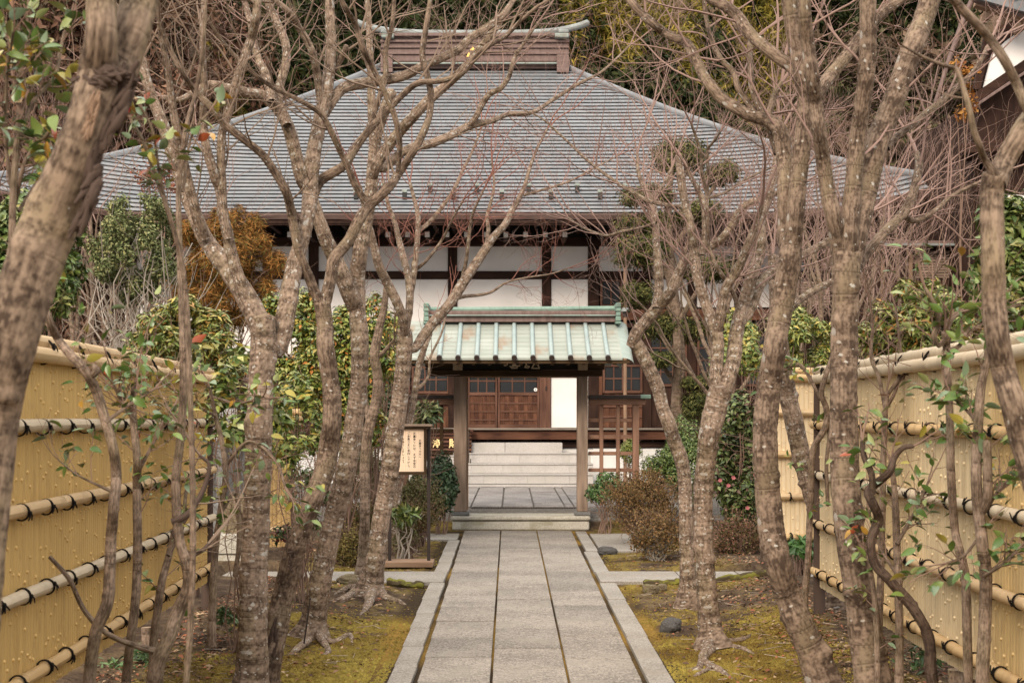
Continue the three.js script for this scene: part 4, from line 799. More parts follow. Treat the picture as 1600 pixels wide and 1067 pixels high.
makeTree('sapling', 'very thin upright grey sapling rising before the left bamboo fence into the upper branches', 'sapling', { Z: 6.4, seed: 2, mat: bark.plain, twig: { n: 3, len: .3, r: .004, depth: 1 }, limbs: [
  { p: '236,1110,15 245,1040,12 262,1000,11 278,955,11 294,912,9 290,880,8 280,844,7.5 274,754,7 281,690,6.5 286,600,6 285,534,5.5 280,390,4.6 279,290,4.2 290,200,3.6 306,140,3 318,60,2.4 322,-20,2', flare: .2, tip: 1, tw: .8, from: .55 },
  { p: '250,1020,7 212,1009,4.6 165,989,4.2 132,955,4 106,903,3.6 77,870,3.2', tw: 0, tip: 0, z: [6.4, 6.1] },
  { p: '268,815,5 290,806,5.5 310,780,4.5 322,752,4 326,725,3 312,712,2.4', z: [6.4, 6.5], tw: .6, mat: mDarkTwig, n: 'dark_branch', lump: .15 },
  { p: '268,830,4 295,866,4.5 318,858,3.6 324,850,2.6', z: [6.4, 6.45], tw: .5, mat: mDarkTwig, n: 'dark_branch', lump: .15 },
] });
makeTree('maple_tree', 'tall trunk mottled with white lichen, beside the far end of the left fence', 'tree', { Z: 8.3, seed: 3, k: [0.8, 0.84], mat: bark.lichen, twig: greyTw, limbs: [
  { p: '388,1102,33 393,1040,29 395,960,27.5 398,860,27 402,760,26.5 405,660,25.5 408,590,25 411,530,25 410,495,24', knots: 5 },
  { p: '410,515,22 388,472,20 362,430,18.5 346,408,17.5 322,376,15 302,332,14 286,290,13.5 272,250,12 258,205,11 240,160,10 226,118,9 214,60,8 206,0,7', z: [8.3, 8.9], tw: 1.4 },
  { p: '318,372,11 305,330,10 290,270,9 278,215,8.5 268,160,7 262,110,6 250,50,5 246,0,4', z: [8.45, 7.9] },
  { p: '395,492,13 378,450,12 362,400,11.5 354,360,10.5 348,335,10 344,300,9.5 331,262,9 320,222,8 317,190,7.5 318,130,6.5 316,70,6 318,0,5', z: [8.35, 8.0] },
  { p: '356,374,7 350,345,8.5 346,290,8.5 345,230,8 347,205,8 358,172,8 371,122,8.5 383,85,8.5 392,60,8.5 400,25,8 404,-20,7', z: [8.2, 8.1] },
  { p: '414,540,20 430,545,19 438,528,18.5 448,480,17.5 460,415,15.5 470,380,14 479,345,13 483,318,14 487,255,14.5 498,195,13 508,148,12.5 515,100,10.5 517,60,10 515,25,9 514,-30,8', z: [8.3, 9.0], knots: 3 },
  { p: '502,178,7.5 496,122,7.5 486,78,7 466,42,6.5 450,18,6 424,-4,5', z: [8.78, 8.5] },
  { p: '506,178,10 522,152,10.5 537,137,10.5 556,132,10.5 580,128,10 605,124,9.5 634,117,9 660,103,8 690,90,8 718,76,8 736,58,7.5 760,44,7 785,24,6 800,4,5', z: [8.82, 9.6], tw: 1, from: .5 },
  { p: '512,120,8 530,96,6 541,72,5', z: [8.9, 8.8], tw: .2, tip: 0 },
] });
makeTree('maple_tree', 'leaning trunk with torn bark dividing into dark arching limbs before the hall roof', 'tree', { Z: 8.6, seed: 4, k: [0.82, 0.74], mat: bark.spotted, twig: { ...greyTw, n: 7 }, limbs: [
  { p: '402,1085,32 414,1045,25 428,1000,21 440,940,20.5 456,875,19.5 473,820,18.5 492,774,18 506,735,19 513,700,19 518,662,18 519,630,18 515,590,16.5 508,540,16 507,505,16 503,472,16', knots: 6 },
  { p: '503,482,12 486,442,10.5 466,390,10 456,340,9.5 447,300,9.5 430,270,9 408,240,8.5 380,218,8 350,193,8 330,168,7.5 309,148,7 284,112,6 262,70,5 248,30,4', z: [8.6, 7.8] },
  { p: '506,480,13 516,436,12.5 522,405,12.5 545,375,12 560,345,11.5 576,322,10.5 592,308,10.5 608,292,10 622,272,9 646,236,8.5 662,205,8 671,178,7 673,145,7 666,112,7 660,86,6.5 666,40,6 672,0,5 676,-40,4', z: [8.6, 9.2] },
  { p: '575,322,8 552,284,7.5 544,262,7 536,246,6.5 521,214,6.5 501,178,6 466,156,5 428,137,4.5 400,118,4.2 365,85,4 330,40,3.4 310,0,3', z: [8.8, 8.2] },
  { p: '487,330,10 490,305,11 500,282,11 516,272,10.5 538,258,9.5 552,236,9 574,206,8 600,178,7.5 632,145,7 652,130,6.5 690,126,6 720,115,6 740,92,5.5 762,72,5.5 790,56,5 812,34,4.4 842,8,3.6', z: [8.7, 9.3], tw: 1.3, from: .5 },
  { p: '572,210,5.5 577,196,6 590,160,6 602,120,6 602,80,5.6 612,42,5 616,0,4', z: [8.94, 9.1], tw: .5 },
  { p: '622,270,5 624,220,6 616,180,6 600,142,6 582,106,6 566,72,6.5 556,40,6 540,12,5 522,-20,4', z: [8.5, 8.0], tw: .7 },
], extra: (t, O, all, rr) => { // hollow at the foot with torn edges
  const B = new Buf(), fl = (px, py, dz, L, w, ang) => { const a = W(px, py, 8.6 + dz), d = V(Math.cos(ang), -Math.sin(ang), 0), R = []; for (let i = 0; i <= 4; i++) R.push({ p: a.clone().addScaledVector(d, (i / 4 - .5) * L).add(rr.sphere().multiplyScalar(w * .2)), r: w * Math.sin(Math.PI * (.1 + .8 * i / 4)) * rr.in(.8, 1.1) }); B.tube(R, 6, { ru: .3, rv: 2 }); };
  for (let i = 0; i < 60; i++) { const u = rr(), y = 972 + u * 95; fl(427 - u * 10 + rr.s(8 * Math.sin(Math.PI * clamp(u + .1))), y, -.078 + rr.s(.008), rr.in(.05, .12), rr.in(.005, .012), 1.75 + rr.s(.2)); }
  for (let i = 0; i < 16; i++) { const u = rr(); fl(452 + rr.s(9), 858 + u * 34, -.076, rr.in(.02, .04), rr.in(.004, .008), rr() * 3); }
  part('bark_hollow', B.build(O), mDarkTwig, t);
} });
makeTree('maple_tree', 'lichen-flecked trunk leaning right, ending in a sawn stump before the hall roof', 'tree', { Z: 10.7, seed: 5, k: [0.8, 0.77], mat: bark.lichen, twig: { n: 7, len: .6, r: .0048, depth: 3, mat: mPinkTwig, up: .22, wob: .22, kids: [2, 3] }, limbs: [
  { p: '484,1000,31 490,968,22 498,920,20.5 510,862,20 521,812,20 540,735,19 554,655,18 561,590,17 562,535,17 558,480,16 557,440,16 563,392,14.5 571,346,13.5 579,302,12.5 583,255,11.5 588,212,11 602,168,10.5 612,142,10', knots: 5 },
  { p: '556,480,17 546,460,17 534,430,17 522,402,16 508,372,14.5 494,332,13.5 482,300,13 471,278,13.5 461,238,13 452,205,13 440,178,12.5 424,160,11.5 408,148,11 388,145,10.5 355,138,10 328,133,9.5 300,146,7 280,156,6 255,152,5', z: [10.7, 9.9], tw: .8 },
  { p: '448,196,10 434,150,9 446,100,9 446,70,8.5 430,30,8 414,-4,7', z: [10.2, 10.5] },
  { p: '424,160,10 416,120,9 402,90,8 392,40,7 380,-5,6', z: [10.1, 10.6] },
  { p: '586,258,9 600,262,9 624,241,9 648,229,9 672,225,9 692,217,8.5 712,208,8 728,199,8 748,193,7 768,189,5.5 796,178,5 830,176,4.5 862,157,4 902,132,3.4 940,112,2.6 985,70,2', z: [10.8, 12.2], tw: 1.8, from: .3 },
  { p: '728,200,5.5 742,185,6 756,158,6.5 766,146,6 782,138,5.5 794,122,5 800,104,4.5 806,86,4 817,70,3.4 830,50,3 843,32,2.4', z: [11.5, 11.2], tw: 1.2, from: .2 },
  { p: '581,282,10 588,258,11 604,232,11 622,208,11 642,186,11 668,158,10.5 700,130,9.5 728,104,9 748,78,8.5 770,50,7 790,20,5.5 806,-10,4', z: [10.7, 10.2], tw: 1.2, from: .5 },
  { p: '584,250,9.5 582,200,9 580,150,8.5 580,120,8 577,70,7 576,30,6 572,-10,5', z: [10.7, 10.9], tw: .6 },
  { n: 'root', p: '492,992,9 520,1002,7 545,994,6 550,1006,5', z: [10.6, 10.5] }, { n: 'root', p: '480,1004,9 462,1018,7 448,1022,5', z: [10.3, 10.1] }, { n: 'root', p: '496,996,8 512,1016,6 500,1022,4', z: [10.6, 10.15] },
] });
makeTree('maple_tree', 'lichen-dotted trunk overlapping the notice board, with spreading roots and red twigs', 'tree', { Z: 12.9, seed: 6, k: [0.82, 0.7], mat: bark.lichen, twig: { n: 8, len: .5, r: .0042, depth: 3, mat: mRedTwig, up: .35, wob: .24, kids: [2, 3] }, limbs: [
  { p: '578,938,30 580,910,22 586,880,18 594,820,17 603,765,17 610,725,17 618,670,16.5 625,620,15.5 629,580,15 632,535,15 632,515,14', knots: 4, flare: .45 },
  { p: '632,528,11 645,545,10 662,524,11.5 680,500,11.5 700,478,11.5 721,446,11.5 740,417,10.5 758,390,10 773,368,8.5 788,352,8 799,331,7 812,308,5.5 820,290,4.5 828,262,4 838,235,3 856,200,2.4', z: [12.9, 13.6], tw: 1.0, from: .45 },
  { p: '632,528,10 630,500,10.5 618,468,11 604,440,11 592,415,10 581,372,8.5 570,330,6 562,290,4', z: [12.9, 12.3], tw: 1.1 },
  { p: '634,520,8 640,470,8.5 638,435,8.5 630,402,8 625,382,7 617,350,5.5 606,318,4.5 598,280,3.4', z: [12.9, 13.3], tw: 1.2 },
  { p: '638,480,7 646,430,7 651,384,6.5 653,338,5.5 648,315,4.5 640,285,3.5', z: [13.0, 13.4], tw: 1.2 },
  { p: '652,362,5 668,350,5 684,332,4.5 708,298,4 722,268,3.4 738,236,2.8 750,205,2.2', z: [13.2, 13.8], tw: .9 },
  { p: '645,425,4 668,405,3.6 692,372,3 708,340,2.6 724,312,2', z: [13.2, 12.8] },
  { p: '722,440,5 730,395,4.2 735,350,3.6 742,325,3 756,296,2.2', z: [13.3, 13.0] },
  { p: '758,392,5 763,360,4.6 761,338,4 768,312,3.4 772,285,2.6 768,250,2', z: [13.4, 13.8] },
  { p: '708,468,4 726,463,4.2 748,461,3.6 768,456,3 790,442,2.5 822,434,2.1 860,428,1.7 888,419,1.3', z: [13.2, 13.5], tw: 1.0, from: .4 },
  { p: '818,305,3.5 850,296,2.8 890,283,2.3 930,262,1.8 968,242,1.3', z: [13.6, 14.0] },
  { n: 'root', p: '570,926,12 548,936,9 530,946,7 512,944,5', z: [12.85, 12.8] }, { n: 'root', p: '580,934,12 574,950,8 562,962,5', z: [12.7, 12.3] }, { n: 'root', p: '588,930,12 604,938,9 622,940,6 640,944,4', z: [12.8, 12.6] }, { n: 'root', p: '562,930,9 545,926,8 522,934,6', z: [13.0, 13.0] },
] });
makeTree('maple_tree', 'thin forked grey tree standing just behind the lichen-dotted trunk at the notice board', 'tree', { Z: 16.4, seed: 7, k: [0.85, 0.85], mat: bark.lichen, limbs: [
  { p: '606,902,10 612,850,8.5 618,785,8 626,740,7.5 634,690,6.8 642,648,6.2 649,605,6 655,570,6 664,540,5.5 672,520,5', flare: .3, tw: .8 },
  { p: '648,612,4 668,590,2.4 672,560,2.2 690,520,2 697,490,1.8', z: [16.4, 16.6] } ], twig: { n: 4, len: .4, r: .004, depth: 1, mat: mRedTwig, up: .5 } });
makeTree('maple_tree', 'crooked brown trunk between the two leaning left trunks, further back by the azaleas', 'tree', { Z: 14.2, seed: 8, k: [0.85, 0.85], mat: bark.plain, limbs: [
  { p: '566,908,14 568,860,10 570,800,9 570,720,9 576,670,9.5 588,625,9.5 590,590,9 585,555,9 592,515,7.5 600,480,6 604,440,5', flare: .3 }, { p: '578,668,6 570,620,5 566,560,4.5 560,500,4', z: [14.2, 14.5] }, { p: '588,560,4 604,545,3.6 616,530,2.4', z: [14.2, 14] } ], twig: { n: 3, len: .4, r: .005, depth: 2 } });
// right side
makeTree('maple_tree', 'lichen-patched trunk with bare surface roots on the right moss, forking at head height', 'tree', { Z: 10.2, seed: 9, k: [0.88, 0.82], mat: bark.lichen, twig: { n: 6, len: .6, r: .007, depth: 3, mat: mPinkTwig, up: .3, kids: [2, 3] }, limbs: [
  { p: '1116,1016,28 1111,985,19 1106,934,17.5 1101,870,16.5 1099,810,16.5 1100,760,17 1105,710,17 1108,680,18 1116,648,20 1122,622,20 1128,604,19', knots: 6, ring: .06 },
  { p: '1122,625,15 1119,590,13 1121,555,12.5 1122,530,12 1114,505,11 1102,472,10 1090,432,10 1086,396,9.5 1079,352,8.5 1070,315,8 1065,282,8 1061,245,7.5', z: [10.2, 10.6], tip: 0 },
  { p: '1126,622,16 1138,590,15.5 1147,560,14.5 1150,528,14 1155,500,13.5 1162,477,12.5 1174,436,12 1186,400,11 1190,375,10.5 1188,345,10 1198,318,9 1206,288,8.5 1214,250,7.5 1220,212,6', z: [10.2, 10.9] },
  { p: '1120,520,10 1126,492,10 1135,450,9.5 1150,425,9 1160,406,8.5 1172,376,8 1182,350,6.5 1190,322,5', z: [10.3, 10.0] },
  { p: '1156,508,8 1172,486,9 1188,446,9.5 1202,430,9.5 1222,420,9 1250,402,7.5 1280,385,7 1320,362,6 1360,332,5', z: [10.42, 11.2], tw: .7 },
  { p: '1068,322,4 1052,322,4 1032,318,4 1014,314,3.8 985,298,3.4 968,288,3.2 940,268,3 915,248,2.7 890,224,2.4 868,204,2.1 845,184,1.7 815,170,1.3', z: [10.6, 11.4], tw: 1.4, from: .2 },
  { p: '1098,398,6 1102,366,6.5 1101,330,6 1096,306,5.5 1082,280,4.5 1072,258,3.5', z: [10.4, 10.6] },
  { p: '1154,480,4 1146,458,4.5 1135,440,5 1118,412,4 1108,385,3.6 1106,340,3.4 1104,300,3.2 1097,270,3 1095,240,2.8 1088,215,2.6 1081,195,2.2', z: [10.43, 9.9], tw: 1 },
  { p: '1104,330,2.4 1107,280,2.6 1106,235,2.6 1118,218,2.4 1126,205,2', z: [10.18, 9.9] },
  { p: '1106,310,3 1135,300,2.6 1170,278,2.4 1205,262,2', z: [10.15, 10.4] },
  { n: 'root', p: '1112,1006,12 1098,1030,8 1088,1044,6 1070,1040,4', z: [10.1, 9.6] }, { n: 'root', p: '1120,1008,11 1140,1012,7 1162,1018,5 1186,1026,3', z: [10.2, 10.0] }, { n: 'root', p: '1108,1014,10 1100,1034,9 1126,1044,7 1148,1056,5', z: [10, 9.3] }, { n: 'root', p: '1118,1010,10 1136,1004,6 1160,1000,5 1176,990,3', z: [10.3, 10.6] }, { n: 'root', p: '1112,1018,9 1100,1030,7 1110,1040,5 1090,1052,5 1076,1056,3', z: [9.9, 9.3] },
] });
makeTree('maple_tree', 'slanting trunk bending left at the right end of the gate roof, beside its upright twin', 'tree', { Z: 12.3, seed: 10, k: [0.78, 0.8], mat: bark.lichen, twig: { n: 8, len: .6, r: .006, depth: 3, mat: mPinkTwig, up: .35, kids: [2, 3] }, limbs: [
  { p: '1077,950,22 1075,900,15 1073,850,14 1072,800,13.5 1070,750,13.5 1064,716,14 1054,690,14 1046,664,14 1036,638,13.5 1028,606,13.5 1014,574,13 1002,550,13.5 990,532,14', knots: 5 },
  { p: '988,540,12 994,522,12 1012,499,12 1030,478,12 1048,456,11.5 1060,430,10.5 1072,408,9.5 1094,392,8.5 1116,382,8 1133,368,8 1146,348,8 1158,328,7.5 1174,316,7 1198,310,5.5 1220,298,4', z: [12.3, 11.8], tw: 1.2 },
  { p: '1026,482,8 1030,448,9 1029,420,8.5 1026,380,7.5 1024,345,7 1020,318,6.5 1013,303,5.5 1004,288,4.5 998,270,3.5 996,240,2.6', z: [12.2, 12.6], tw: 1.4, from: .5 },
  { p: '1015,312,4 1028,300,3.6 1040,284,3 1050,262,2.4', z: [12.5, 12.7] },
  { p: '1026,348,3 1000,356,2.4 970,362,3 950,368,2.6 926,362,2.4 905,352,2.2 888,340,1.8', z: [12.3, 13.2], tw: 1.2 },
  { p: '1056,438,3.5 1072,412,3 1068,392,2.6', z: [12.1, 12], tw: .5 },
] });
makeTree('maple_tree', 'large trunk right of the path, sweeping left upwards, with a knot at its fork', 'tree', { Z: 8.1, seed: 11, k: [0.94, 0.86], mat: bark.spotted, twig: { n: 4, len: .7, r: .008, depth: 3, mat: mPinkTwig, up: .2, kids: [2, 3] }, limbs: [
  { p: '1300,1106,32 1285,1060,25 1268,1015,24 1247,970,23 1230,925,22 1216,880,22 1206,830,22 1200,770,21 1196,715,21 1196,665,20 1203,600,19.5 1210,550,19 1218,500,18.5 1226,455,18.5 1234,415,19 1237,388,18.5', knots: 8 },
  { p: '1232,395,15 1228,360,14 1227,300,14 1226,250,14.5 1222,215,15 1214,196,13 1200,188,11.5 1172,180,11 1150,168,11 1127,153,11 1112,136,10.5 1100,118,10 1090,98,9.5 1082,82,9 1072,67,8.5 1052,58,8 1036,49,8 1020,36,7.5 1006,24,7.5 992,10,7 980,-6,6.5', z: [8.1, 8.8], tw: 1.1, knots: 2 },
  { p: '1238,395,16 1243,340,16 1248,280,16 1256,210,16 1260,160,16 1255,115,16 1246,70,16 1238,30,15.5 1232,-20,15', z: [8.1, 7.9], tip: 0, tw: .4 },
  { p: '1258,140,12 1242,108,12 1220,92,11.5 1196,74,11 1180,60,11 1166,45,11 1155,28,10.5 1138,12,10 1108,-4,9', z: [8.0, 8.4], tw: 1.4 },
  { p: '1256,175,12 1278,146,12 1298,118,12 1315,98,11.5 1340,66,11 1362,36,10.5 1386,14,10 1420,-8,9', z: [8.2, 8.9], tw: 1 },
  { p: '1186,186,6.5 1170,162,5.5 1154,138,5.5 1146,112,5.5 1130,96,5 1117,74,4.5 1108,48,4 1102,18,4 1100,-10,3.6', z: [8.36, 8.8], tw: 1.2 },
  { p: '1190,178,6 1176,140,5.5 1173,105,5.5 1172,72,5.5 1170,60,4.5 1152,44,4 1142,20,3.5', z: [8.36, 8.8], tw: 1.2 },
  { p: '1215,240,7 1208,215,7 1202,190,7 1210,150,6 1222,128,4.5', z: [8.4, 8.5] },
] });
makeTree('maple_tree', 'leaning trunk between the two biggest right trunks, passing behind the straighter one', 'tree', { Z: 11.6, seed: 12, k: [0.9, 0.85], mat: bark.lichen, twig: { n: 4, len: .5, r: .006, depth: 2, mat: mPinkTwig }, limbs: [
  { p: '1318,955,24 1310,900,17 1298,855,17 1288,825,17 1276,790,17 1262,745,16.5 1250,700,16 1240,655,16 1232,620,15.5 1226,580,15 1220,540,14 1216,500,13 1212,450,11 1208,400,9', knots: 6, tw: .4, from: .8 },
  { p: '1238,648,8 1228,630,7 1222,622,6', tw: 0, tip: 0 },
  { p: '1215,500,8 1240,478,7 1256,464,7 1276,452,7 1300,440,6 1330,420,5 1352,398,5 1385,362,6', z: [11.6, 12], tw: .8 },
] });
makeTree('maple_tree', 'straight thick trunk right of centre, dividing high up into three upright stems', 'tree', { Z: 7.3, seed: 13, k: [0.98, 0.92], mat: bark.spotted, twig: { n: 5, len: .6, r: .007, depth: 2, mat: mPinkTwig, up: .2 }, limbs: [
  { p: '1372,1152,38 1366,1085,29 1356,1020,26.5 1346,940,25 1336,880,24 1328,830,23 1322,760,22.5 1320,690,22 1319,620,22 1320,540,21.5 1321,480,21 1322,430,22 1324,395,23', knots: 8 },
  { p: '1318,420,16 1311,380,15 1302,335,13.5 1294,300,13 1287,250,12.5 1281,210,12 1275,160,12 1270,120,12 1263,70,11.5 1258,20,11 1256,-30,10', z: [7.3, 6.9], tip: 0, tw: .4 },
  { p: '1326,410,17 1328,370,15.5 1331,320,14.5 1335,270,14 1341,215,14 1347,170,14 1354,120,14.5 1357,60,14.5 1357,0,14 1360,-40,13', z: [7.3, 7.1], tip: 0, tw: .3 },
  { p: '1330,410,18 1340,370,18 1348,330,18.5 1358,280,19 1368,235,19 1382,195,19 1396,160,19 1412,115,18.5 1428,70,18 1444,30,17.5 1460,-20,17', z: [7.3, 7.6], tip: 0, tw: .5, knots: 3 },
  { p: '1334,432,9 1352,400,8.5 1376,370,8.5 1400,346,8.5 1416,328,8.5 1426,306,8 1433,280,7.5 1437,255,6.5 1433,240,5.5', z: [7.4, 8.2], tw: 1.2, tip: 1 },
  { p: '1386,232,6 1402,214,6 1425,196,5.5 1446,178,5.5 1462,166,6 1482,148,6 1504,130,5 1522,112,4.5 1535,92,4 1543,74,3.4', z: [7.7, 8.4], tw: 1.4 },
  { p: '1410,335,6 1430,345,4.5 1460,330,4 1490,305,3.6 1530,285,3', z: [7.8, 8.2], tw: .8 },
] });
makeTree('maple_tree', 'out-of-focus leaning trunk near the right edge with a fork at roof height', 'tree', { Z: 4.2, seed: 14, mat: bark.near, twig: { n: 2, len: .2, r: .003, depth: 1 }, limbs: [
  { p: '1690,1540,30 1655,900,22 1622,760,21 1600,690,20 1584,630,19.5 1570,580,19 1560,530,19 1554,470,18.5 1552,410,18 1551,350,18 1551,300,18.5 1556,272,19', step: .02, ring: .02 },
  { p: '1550,290,11 1556,276,9 1540,250,5.5 1531,226,5 1523,205,4.8 1514,165,4.6 1504,132,4.4 1495,108,4 1484,104,3.4 1470,100,3 1445,90,2.4 1416,74,1.8', z: [4.2, 4.0], tw: .8 },
  { p: '1556,290,17 1572,250,16.5 1588,222,16 1608,190,16 1640,150,15 1680,110,14', z: [4.2, 4.4], tw: 0, tip: 0 },
  { p: '1660,260,10 1632,210,8 1606,170,7.5 1590,132,7.5 1568,90,7.5 1550,64,7.5 1526,36,7.5 1502,12,7.5 1480,-15,7', z: [4.3, 4.1], tw: 0, tip: 0, mat: bark.plain },
] });
// young camellias in front of the fences
const camW = [3, 4, 4, 3, 2.5, 3, .8, .25];
function camellia(label, Z, seed, limbs, nLeaf, size, { tw = 4, mat = bark.plain, len = .22, weights = camW, group, name = 'camellia_sapling' } = {}) {
  const tips = [];
  return makeTree(name, label, 'sapling', { Z, seed, mat, limbs, group, twig: { n: tw, len, r: .0035, depth: 1, kids: [2, 3], tips, up: .15, mat: mBrownTwig }, extra: (t, O, all, rr) => nLeaf && addLeaves(t, O, tips, rr, nLeaf, size, camCols, weights) });
}
camellia('leafy camellia with yellow-green leaves in the upper left corner, left of the big blurred trunk', 4.6, 21, [
  { p: '-30,1330,9 -18,900,8 2,600,7 16,420,6 20,300,5.4 26,220,5 30,180,4.6', tw: .6, from: .7 },
  { p: '22,320,3.6 40,250,3.4 60,225,3.2 78,205,3', z: [4.6, 4.5], tw: 2 }, { p: '26,230,3.6 50,160,3.4 84,120,3.2 92,85,3 100,50,2.4', z: [4.6, 4.8], tw: 2.4 }, { p: '18,300,3 8,220,2.8 10,120,2.6 20,50,2', z: [4.6, 4.4], tw: 2.6 }, { p: '28,330,3 60,280,2.6 95,230,2', z: [4.6, 4.7], tw: 1.6 }, { p: '28,180,3.6 32,110,3 44,60,2.4 40,20,2', z: [4.6, 4.7], tw: 2.4 },
], 280, .064, { len: .13, weights: [2, 4, 4, 4, 3, 4, 1.4, .1] });
camellia('spray of camellia leaves turning orange and pink beside the big blurred trunk, before the roof', 5.0, 22, [
  { p: '282,1180,5 300,900,5 296,600,4.5 285,420,4 262,330,3.6 240,270,3.2 225,225,3 205,190,2.6', tw: 1.2, from: .86 }, { p: '262,330,2.6 250,280,2.4 236,200,2.2 215,160,2', tw: 2, z: [5, 4.9] }, { p: '285,300,2.4 300,210,2 326,175,1.8', tw: 1.4, z: [5.0, 5.1] },
], 90, .06, { len: .1, weights: [2, 2, 2, 4, 2, 4, 3, 2] });
{ const t = scene.children[scene.children.length - 1]; const q = W(196, 182, 4.9).sub(t.position); const fl = part('red_flower', (() => { const g = []; for (let k = 0; k < 7; k++) { const l = leafGeo(.035, .03, .6, -.5, 3); l.rotateX(-.6 - .1 * (k % 2)); l.rotateY(k * .9); g.push(l); } return merge(g); })(), M({ color: C(.45, .02, .03), roughness: .6, side: THREE.DoubleSide }), t); fl.position.copy(q); }
camellia('crooked grey sapling crossing the left bamboo fence nearest the viewer', 6.0, 23, [
  { p: '136,1130,12 139,1060,10 150,985,9.5 166,945,9.5 171,890,9 173,840,8.5 177,790,8.5 181,740,8.5 176,700,8 163,655,8 150,612,8 134,582,7.5 110,555,7 90,530,6.5 76,500,6 66,470,5', tw: .8, from: .75, flare: .2 },
  { p: '138,590,5 150,580,6 146,572,4', tw: 0, tip: 0 }, { p: '164,660,3 205,630,2.6 240,608,2', z: [6, 6.2], tw: 1.6 }, { p: '178,770,2.6 120,742,1.6 92,720,1.2', tw: .6, z: [6, 6.1] },
], 120, .062, { tw: 6, len: .2 });
camellia('thin brown camellia sapling with dark green leaves, second stem along the left fence', 6.8, 24, [
  { p: '193,1110,9 197,1060,7.5 202,1010,7 210,950,7 214,880,7 214,820,6.8 213,760,6.6 214,720,6.4 210,680,6 207,640,5.5 210,600,5', tw: 1.2, from: .55, flare: .2 }, { p: '214,740,3 240,690,2.6 262,650,2', z: [6.8, 7], tw: 2 }, { p: '210,660,2.6 190,630,2.2 176,600,2', z: [6.8, 6.7], tw: 2 },
], 170, .062, { tw: 6, len: .2, weights: [5, 5, 2, 2, 1, 3, .4, .3] });
camellia('slim forked stem low between the left fence and the lichen trunk', 7.4, 25, [
  { p: '236,1090,7 240,1000,6.5 246,950,6.5 252,910,6 264,865,5.5 275,820,5', tw: .6, flare: .2 }, { p: '262,868,4 285,820,3.6 290,770,3 300,735,2.4', z: [7.4, 7.6], tw: 2 },
], 90, .06, { tw: 6, len: .2 });
camellia('leafy camellia branching over the far end of the left fence beside the lichen trunk', 7.8, 26, [
  { p: '330,1010,7 332,930,6 336,860,5.5 344,800,5 352,740,4.6 346,690,4 336,650,3.6 328,610,3', tw: 1.6, from: .4, flare: .2 }, { p: '344,800,4 366,770,3.6 374,840,4 366,900,3.6', z: [7.8, 7.9], tw: 0, tip: 0 }, { p: '350,730,3 390,690,2.6 430,720,2.6 445,760,2', z: [7.8, 7.5], tw: 1.4 }, { p: '336,650,2.6 300,630,2.2 270,610,2', z: [7.8, 7.6], tw: 2.4 }, { p: '332,620,2.4 370,630,2 410,620,1.8', z: [7.8, 7.5], tw: 2.6 },
], 240, .064, { len: .17, weights: [2, 3, 4, 4, 3.4, 3, .7, .3] });
camellia('camellia sapling before the right fence, its stem straight and its fork carrying glossy leaves', 6.1, 27, [
  { p: '1516,1120,9 1514,1060,7.5 1512,985,7.2 1509,900,7 1500,860,7 1493,830,6.6 1489,780,6.4 1486,720,6.2 1485,650,6 1482,590,6 1480,545,6 1478,520,6', tw: .6, from: .7, flare: .2 }, { p: '1478,525,4.4 1486,500,4.4 1500,488,4.4 1520,482,4 1545,478,3.4', z: [6.1, 6.2], tw: 2 }, { p: '1478,530,4.4 1468,540,4 1460,522,4 1468,505,3.6 1458,470,3.2 1446,450,2.6', z: [6.1, 6.0], tw: 2 }, { p: '1482,548,3.4 1500,540,3.4 1514,516,3.2 1540,508,3', tw: 2, z: [6.1, 6.2] },
], 120, .066, { len: .17, weights: [4, 5, 4, 2, 1.6, 2, .6, .2] });
camellia('pair of thick-stemmed camellias with one stem sawn off short, before the right fence', 5.8, 28, [
  { p: '1538,1130,12 1536,1050,10.5 1540,970,10 1541,900,10 1536,850,9.5 1530,800,9 1526,750,8.5 1528,690,8 1530,655,7.5 1533,610,7 1540,575,6 1545,545,5', tw: 1, from: .35, flare: .2 }, { p: '1534,800,7 1543,780,7.5 1544,740,7 1543,690,6.5', z: [5.8, 5.75], tw: .8, tip: 0 }, { p: '1528,660,3 1510,640,2.4 1490,622,2', z: [5.8, 5.9], tw: 2.4 }, { p: '1538,900,3 1570,880,2.6 1600,850,2', z: [5.8, 5.7], tw: 3 }, { p: '1540,800,3 1566,760,2.6 1590,742,2', z: [5.8, 5.8], tw: 3 }, { p: '1530,840,2.6 1505,870,2.2 1480,880,2', z: [5.8, 5.7], tw: 2 },
], 200, .066, { len: .16, weights: [5, 6, 3, 1.6, 1, 2, .3, .2] });
camellia('gnarled almost black branch zigzagging up in front of the right fence', 6.6, 29, [
  { p: '1460,1100,10 1456,1040,9 1452,995,9 1436,962,9 1415,934,8.5 1392,908,8 1368,880,7.5 1362,845,7 1374,812,7 1366,790,7 1358,768,6.6 1374,752,6.4 1390,738,6.4 1400,712,5.5 1412,700,4.5 1428,697,3.4', flare: .2, lump: .26, ring: .1, mat: bark.dark, knots: 16, tw: .6 }, { p: '1364,772,5 1362,740,5 1350,712,4.6 1348,690,4', z: [6.6, 6.65], mat: bark.dark, lump: .22, tw: .6 },
], 60, .062, { len: .15, tw: 4, weights: [3, 4, 4, 3, 1, 3, .4, .6] });
